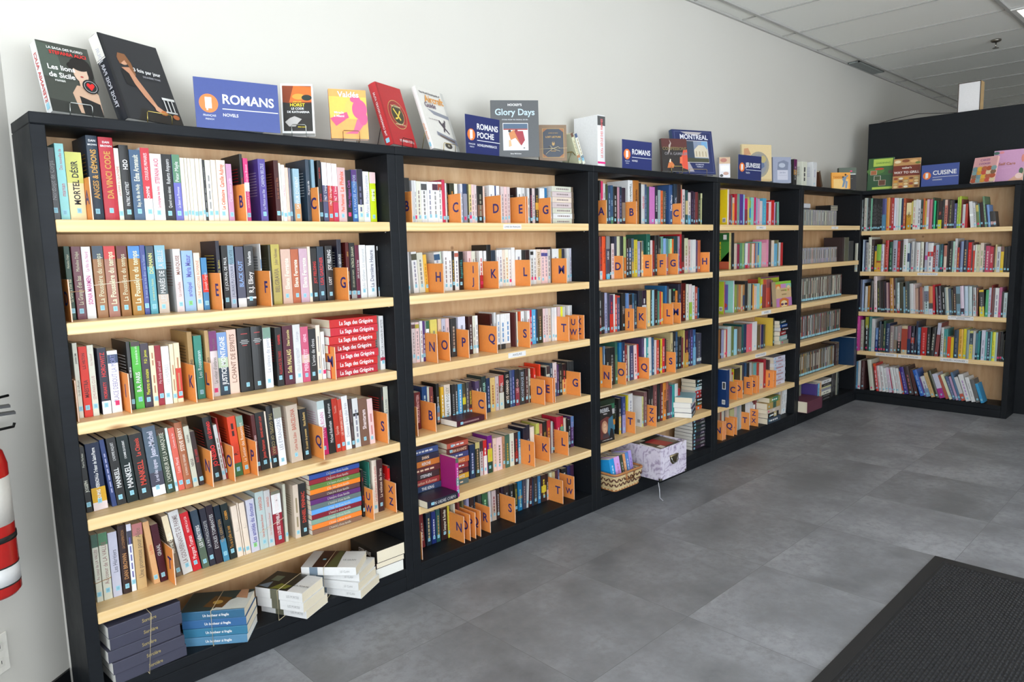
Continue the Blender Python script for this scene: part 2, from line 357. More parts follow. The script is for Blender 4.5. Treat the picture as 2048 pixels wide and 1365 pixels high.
# tall black partition behind the end bookcase
o = tag(empty('partition_cabinet', (6.345, .07, 0)), 'tall black plywood cabinet back rising behind the end bookcase', 'cabinet')
m = MB(); m.bbox((0, -1.3, 0), (.018, 0, 2.428), BLK(), .002); m.build('back_panel', o)
for y in (-1.3, -.02):
    m = MB(); m.bbox((.018, y, 0), (.118, y+.02, 2.428), BLK(), .002); m.build('side_panel', o)
m = MB(); m.bbox((.018, -1.28, 2.40), (.118, -.02, 2.428), BLK(), .002); m.build('top_panel', o)
# framed light box on the partition
o = tag(empty('picture_box', (6.40, -.60, 2.43), R(-90)), 'white framed box with tan side standing on the tall black cabinet', 'box')
m = MB(); m.bbox((0, 0, 0), (.16, .1, .235), paint('c8a878', .5), .002); m.build('case', o)
m = MB(); m.box((.006, -.002, .006), (.154, .0, .229), paint('e6e4e4', .5)); m.build('front_panel', o)
m = MB()
for q in (((0, -.004, 0), (.16, 0, .006)), ((0, -.004, .229), (.16, 0, .235)), ((0, -.004, 0), (.005, 0, .235)), ((.155, -.004, 0), (.16, 0, .235))): m.box(q[0], q[1], paint('4a4038', .5))
m.build('frame', o)
m = MB(); m.tube([(6.43, -.62, 2.437), (6.42, -.45, 2.455), (6.43, -.3, 2.475), (6.45, -.1, 2.46), (6.43, .02, 2.436)], .0025, paint('2c2824'), 6)
tag(m.build('cable'), 'thin dark cable trailing along the top of the tall black cabinet', 'cable')
# far dark shelving seen past the end bookcase
o = tag(empty('storage_rack', (7.2, -1.42, 0)), 'dark storage rack standing in the room beyond the end bookcase', 'rack')
m = MB(); m.bbox((0, -.45, .14), (.4, .42, 1.85), paint('1a1614', .6)); m.build('body', o)
for q in ((.02, -.43), (.36, -.43), (.02, .38), (.36, .38)):
    m = MB(); m.tube([(q[0], q[1], 0), (q[0], q[1], .14)], .012, paint('222222', .4)); m.build('leg', o)
# entrance mat
o = tag(empty('entrance_mat', (0, 0, 0)), 'black ribbed rubber entrance mat lying on the grey floor tiles', 'floor mat')
RB = paint('1e1f22', .6)
m = MB(); x0, x1, y0, y1 = 1.0, 3.0, -2.7, -1.487
m.prism([(x0, y0), (x1, y0), (x1, y1), (x0, y1)], RB, 2, 0, .006)
m.build('base', o)
m = MB()
for q in (((x0, y1-.045), (x1, y1)), ((x0, y0), (x1, y0+.045)), ((x0, y0+.0452), (x0+.045, y1-.0452)), ((x1-.045, y0+.0452), (x1, y1-.0452))): m.bbox((q[0][0], q[0][1], .006), (q[1][0], q[1][1], .0085), paint('202022', .6), .001)
m.build('border', o)
m = MB(); RC = paint('26272b', .5)
n = 0; y = y1-.06
while y > y0+.06:
    x = x0+.06+(.011 if n % 2 else 0); 
    while x < x1-.07:
        if x+.02 > 1.5 and y > -2.3:
            m.add([(x, y-.0045, .006), (x+.016, y-.0045, .006), (x+.016, y+.0045, .006), (x, y+.0045, .006), (x+.002, y-.002, .0105), (x+.014, y-.002, .0105), (x+.014, y+.002, .0105), (x+.002, y+.002, .0105)],
                  [(4, 5, 6, 7), (0, 1, 5, 4), (1, 2, 6, 5), (2, 3, 7, 6), (3, 0, 4, 7)], RC)
        x += .022
    y -= .0125; n += 1
m.build('ribs', o)
# fire extinguisher and outlet on the angled wall
p = a+dv*.34+nv*.095
o = tag(empty('fire_extinguisher', (p.x, p.y, .52)), 'red fire extinguisher hanging on the angled wall by the nearest bookcase', 'fire extinguisher')
RED = paint('b8201c', .25)
m = MB(); m.lathe([(.0, .0), (.062, .0), (.07, .01), (.07, .36), (.062, .395), (.035, .425), (.018, .435), (.018, .46)], RED); m.build('cylinder', o)
m = MB(); m.lathe([(.0705, .035), (.0705, .085)], paint('dcdcdc', .4)); m.lathe([(.0706, .032), (.0706, .036)], paint('222222')); m.lathe([(.0706, .084), (.0706, .088)], paint('222222')); m.build('lower_band', o); m = MB(); m.lathe([(.0705, .2), (.0705, .33)], paint('d8d4cc', .4)); m.build('instruction_label', o)
m = MB(); m.lathe([(.0725, .155), (.0725, .17)], paint('1c1c1c', .4)); m.tube([(-.0, .07, .162), (-.0, .09, .162)], .008, paint('1c1c1c')); m.build('strap', o)
m = MB(); m.tube([(0, 0, .46), (0, 0, .5)], .016, paint('2a2a2a', .3)); m.box((-.012, -.012, .49), (.1, .012, .497), paint('1c1c1c', .4)); m.box((-.012, -.012, .51), (.09, .012, .517), paint('1c1c1c', .4)); m.build('handle', o)
m = MB(); m.tube([(-.02, 0, .48), (-.07, -.02, .46), (-.09, -.02, .36), (-.085, -.01, .2), (-.08, 0, .1)], .009, paint('1a1a1a', .5)); m.build('hose', o)
p = a+dv*.16+nv*.02
o = tag(empty('wall_hook', (p.x, p.y, .95)), 'black wire hook sticking out of the angled wall above the extinguisher', 'hook')
m = MB(); BKM = paint('141414', .4)
m.tube([tuple(dv*.09-nv*.018), tuple(dv*.09+nv*.02), tuple(dv*.03+nv*.03+Vector((0, 0, -.002))), tuple(dv*.0+nv*.03+Vector((0, 0, -.004))), tuple(dv*-.005+nv*.03+Vector((0, 0, .006)))], .004, BKM); m.build('lower_arm', o)
m = MB(); m.tube([tuple(dv*.09-nv*.018+Vector((0, 0, .088))), tuple(dv*.06+nv*.02+Vector((0, 0, .088))), tuple(dv*.005+nv*.03+Vector((0, 0, .09)))], .004, BKM); m.build('upper_arm', o)
p = a+dv*.258+nv*.0
o = tag(empty('wall_outlet', (p.x, p.y, .225), math.atan2(dv.y, dv.x)), 'ivory double power outlet low on the angled wall', 'power outlet')
sg = -1 if (Matrix.Rotation(math.atan2(dv.y, dv.x), 3, 'Z') @ Vector((0, 1, 0))).dot(nv) < 0 else 1
def oy(a0, a1): return (min(sg*a0, sg*a1), max(sg*a0, sg*a1))
m = MB(); y = oy(0, .006); m.bbox((-.036, y[0], 0), (.036, y[1], .118), paint('e6e2d8', .35), .002); m.build('cover_plate', o)
m = MB()
for z in (.035, .083):
    y = oy(.006, .008); m.bbox((-.016, y[0], z-.014), (.016, y[1], z+.014), paint('dcd8ce', .35), .001)
    for x in (-.006, .006): y = oy(.0078, .0085); m.box((x-.001, y[0], z-.004), (x+.001, y[1], z+.006), paint('222222'))
m.build('socket', o)
# ---------------------------------------------------------------- books
BLUE, PINK = '9cd4e6', 'f03878'
def cover_mesh(mb, t, h, d, c, lc, hard):
    """spine on y=0, width t along x, height h along z, depth d along y"""
    th = .0022 if hard else .0007
    r = min(.0016, t*.3)
    o = [(0, d), (0, r), (r*.3, r*.3), (r, 0)]
    if hard: o += [(t*.3, -.0016), (t*.5, -.0021), (t*.7, -.0016)]
    o += [(t-r, 0), (t-r*.3, r*.3), (t, r), (t, d)]
    if t < th*3: th = t*.25
    n = len(o); inn = []
    for x, y in o: inn.append((min(max(x, th), t-th), max(y, th) if y < d else d))
    vs = []
    for z in (0, h):
        vs += [(x, y, z) for x, y in o]+[(x, y, z) for x, y in inn]
    M = 2*n; fs = []; fl = []
    for i in range(n-1):
        q = (i+1, i, M+i, M+i+1)[::-1]
        (fl if i == 0 and lc else fs).append(q)
        fs.append((n+i, n+i+1, M+n+i+1, M+n+i)[::-1])
        fs.append((i, i+1, n+i+1, n+i)); fs.append((M+i+1, M+i, M+n+i, M+n+i+1))
    fs.append((0, n, M+n, M)); fs.append((n-1, M+n-1, M+2*n-1, 2*n-1))
    mb.add(vs, fs, c)
    if fl: mb.add(vs, fl, lc)
def make_book(kind, t, h, d, c, tc, text='', opts='', parts=True, gap=0, hard=None, res=1, stick=None, loc=(0, 0, 0), rot=None, seed=0, wp=None, ks=None):
    rnd = random.Random(seed)
    ops = [o for o in opts.split(';') if o]
    if hard is None: hard = h > .222 and t > .02 and rnd.random() < .7
    m = paint(c, rnd.choice((.28, .35, .45, .5)))
    L = [o for o in ops if o[:2] == 'L:']; lc = paint(L[0][2:], .4) if L else None
    mb = MB(); cover_mesh(mb, t, h, d, m, lc, hard)
    ye = -.0024 if hard else -.0003
    for o in ops:
        if o[0] == 'b' and ':' in o:
            rg, col = o[1:].split(':'); a, b_ = rg.split('-') if rg.count('-') == 1 else ('0', '.2')
            a, b_ = float(a or 0), float(b_)
            mb.box((.0002, ye, h*(1-b_)), (t-.0002, .0004, h*(1-a)-.0002), paint(col, .4))
    lm = paint(tc, .5)
    f0 = ye-.0003
    dn = 'd' in ops
    def up(a, b): return (t*.5-b, f0, a)
    def down(a, b): return (t*.5+b, f0, -a)
    def line(s, z0, z1, kmax=.5):
        kmax = ks or kmax
        if not s: return
        L_ = z1-z0
        if set(s) <= set('. '):
            words = len(s.replace(' ', '')); z = z0+L_*.05; hh = t*.14
            for q in range(max(2, words)):
                wl = L_*.9/max(2, words)*rnd.uniform(.45, .85)
                if z+wl > z1: break
                mb.add([(t*.5-hh, f0, z), (t*.5+hh, f0, z), (t*.5+hh, f0, z+wl), (t*.5-hh, f0, z+wl)], [(0, 1, 2, 3)], lm); z += wl+L_*.9/max(2, words)*.22
            return
        bo_ = t > .03 or s.isupper() and len(s) < 14; wd = text_w(s, bo_, res); size = min(t*kmax/.72, .024); sx = .8
        if wd*size*sx > L_: sx = max(.6, L_/(wd*size)); size = min(size, L_/(wd*sx))
        a0 = z0+(L_-wd*size*sx)*.5; bo = -.36*size
        if dn:
            put_text(mb, s, lambda a, b: down(a-(z1-(a0-z0)), b+bo), size, lm, bo_, res, sx)
        else: put_text(mb, s, lambda a, b: up(a0+a, b+bo), size, lm, bo_, res, sx)
    if text:
        u = text[0] == '^'; tx = text.strip('^').split('/')
        if len(tx) == 1 or not tx[1]: line(tx[0], h*.17, h*.93)
        elif u: line(tx[0], h*.56, h*.93); line(tx[1], h*.2, h*.52, .38)
        else: line(tx[0], h*.2, h*.6); line(tx[1], h*.66, h*.93, .36)
    for o in ops:
        if o[:2] == 'H ':
            for q, wd_ in enumerate(o[2:].split()):
                wt = text_w(wd_, True, res); size = min(.009, t*.8/wt)
                put_text(mb, wd_, lambda a, b: (t*.5-wt*size/2+a, f0, h-.018-q*.011+b), size, paint('eeeeee'), True, res)
        if o == 'Q':
            for q, (zz_, ww, cc_) in enumerate(((.9, .5, 'b04040'), (.8, .5, 'a8a8a8'), (.775, .7, 'a8a8a8'), (.75, .5, 'a8a8a8'), (.72, .35, 'b04040'))):
                mb.add([(t*.5-t*ww/2, f0, h*zz_), (t*.5+t*ww/2, f0, h*zz_), (t*.5+t*ww/2, f0, h*zz_+.003), (t*.5-t*ww/2, f0, h*zz_+.003)], [(0, 1, 2, 3)], paint(cc_))
        if o == 'C':
            mb.add([(-.0004, .012, .02), (-.0004, .036, .02), (-.0004, .036, .05), (-.0004, .012, .05)], [(0, 1, 2, 3)], paint('eeeeee'))
            for q in range(7): mb.add([(-.0007, .015+q*.0027, .024), (-.0007, .0165+q*.0027, .024), (-.0007, .0165+q*.0027, .044), (-.0007, .015+q*.0027, .044)], [(0, 1, 2, 3)], paint('333333'))
        if o == 'D':
            mb.add([(-.0004, .001, .002), (-.0004, d, .002), (-.0004, d, h*.22), (-.0004, .001, h*.22)], [(0, 1, 2, 3)], paint('bb5c40'))
            mb.add([(-.0004, .001, h*.22), (-.0004, d, h*.22), (-.0004, d, h*.76), (-.0004, .001, h*.76)], [(0, 1, 2, 3)], paint('3f8a3a'))
            mb.add([(-.0004, .001, h*.22), (-.0004, .07, h*.22), (-.0004, .001, h*.5)], [(0, 1, 2)], paint('1e3a1e'))
            put_text(mb, 'DINOSAURIUM', lambda a, b: (-.0007, .075-b, h*.24+a), .019, paint('f5d020'), True, 2)
            mb.add([(-.0007, .02, h*.82), (-.0007, .045, h*.82), (-.0007, .045, h*.95), (-.0007, .02, h*.95)], [(0, 1, 2, 3)], paint('eeeeee'))
        if o == 'J':
            mb.add([(-.0004, .04, h*.08), (-.0004, .1, h*.08), (-.0004, .1, h*.88), (-.0004, .04, h*.88)], [(0, 1, 2, 3)], paint('6f68b8'))
            mb.add([(-.0007, .07+.024*math.cos(q*.63), h*.22+.018*math.sin(q*.63)) for q in range(10)], [tuple(range(10))], paint('d04a30'))
    if gap > .011 and not L and h > .15:   # back-cover blurb seen in the gap beside the book
        for q in range(9):
            z = h*(.78-.045*q)
            mb.add([(-.0004, .02, z), (-.0004, min(d*.8, .1)-.01*(q % 3), z), (-.0004, min(d*.8, .1)-.01*(q % 3), z+.0022), (-.0004, .02, z+.0022)], [(0, 1, 2, 3)], lm)
    thk = (.0022 if hard else .0007); tp = .003 if hard else .0
    def page_box(mm):
        a = min(thk, t*.25)
        mm.box((a, max(thk, .001), .0008+tp), (t-a, d-(.003 if hard else .0006), h-.0006-tp), wp or (PG() if rnd.random() < .6 else PW()))
    if stick is None:
        stick = None if 'n' in ops else (PINK if 'p' in ops else ('7fe08c' if 'g' in ops else BLUE if rnd.random() < .93 else None))
    def sticker(mm):
        sw = min(.0115, t*.8); cx = t*rnd.uniform(.42, .58); z = rnd.uniform(.014, .024); 
        mm.box((cx-sw/2, ye-.0006, z), (cx+sw/2, .0004, z+.015), paint(stick, .5))
        for q in range(3): mm.box((cx-sw*.3, ye-.0008, z+.004+q*.0032), (cx+sw*.3, ye-.0005, z+.0052+q*.0032), paint('5a8ea6' if stick == BLUE else 'a01848', .5))
    if parts:
        root = empty(kind, loc)
        mb.build('cover', root); pb = MB(); page_box(pb); pb.build('page_block', root)
        if stick: sb = MB(); sticker(sb); sb.build('price_sticker', root)
    else:
        page_box(mb)
        if stick: sticker(mb)
        root = mb.build(kind); root.location = loc
    if rot is not None: root.rotation_euler = rot
    return root
def place(root, loc, rz=0, flat=False, t=0, tilt=0.):
    """stand it (spine to -y) or lay it flat on its left side, turned by rz degrees"""
    M = Matrix.Translation(Vector(loc)) @ Matrix.Rotation(R(rz), 4, 'Z')
    if flat: M = M @ Matrix.Translation((0, 0, t)) @ Matrix.Rotation(R(90), 4, 'Y')
    elif tilt: M = M @ Matrix.Rotation(R(tilt), 4, 'Y')
    root.matrix_world = M
    return root
def ordw(n):
    o = 'first second third fourth fifth sixth seventh eighth ninth tenth eleventh twelfth thirteenth fourteenth fifteenth sixteenth seventeenth eighteenth nineteenth twentieth'.split()
    return o[n-1] if n <= 20 else 'twenty-'+o[n-21]
import colorsys
def cname(h):
    r, g, b = [int(x, 16)/15. for x in h]
    hh, s, v = colorsys.rgb_to_hsv(r, g, b); hh *= 360
    if s < .16: return 'white' if v > .83 else 'pale grey' if v > .68 else 'grey' if v > .42 else 'charcoal' if v > .24 else 'black'
    if v < .22: return 'black'
    if s < .3 and v > .8: return 'cream' if 20 < hh < 75 else 'pale pink' if hh <= 20 or hh > 300 else 'pale green' if hh < 170 else 'pale blue' if hh < 250 else 'lilac'
    if v < .42:
        return 'dark brown' if hh < 45 else 'dark olive' if hh < 75 else 'dark green' if hh < 175 else 'navy' if hh < 265 else 'dark purple' if hh < 330 else 'maroon'
    if hh < 14 or hh > 345: return 'red' if s > .62 else 'dusty rose'
    if hh < 38: return 'orange' if s > .55 and v > .75 else 'brown' if v < .68 else 'tan'
    if hh < 52: return 'golden yellow' if s > .5 else 'beige'
    if hh < 70: return 'yellow' if v > .75 else 'olive'
    if hh < 160: return 'green'
    if hh < 195: return 'teal'
    if hh < 250: return 'blue' if s > .35 else 'steel blue'
    if hh < 290: return 'purple'
    return 'magenta' if s > .6 else 'pink'
CASES = {1: 'nearest bookcase', 2: 'second bookcase', 3: 'third bookcase', 4: 'fourth bookcase', 5: 'disc bookcase', 6: 'end bookcase'}
SHELF = {1: 'top shelf', 2: 'second shelf', 3: 'third shelf', 4: 'fourth shelf', 5: 'fifth shelf', 6: 'bottom'}
KIND = {1: ('novel', 'novel'), 2: ('pocket_book', 'pocket book'), 3: ('paperback_book', 'paperback'), 6: ('cookbook', 'cookbook')}

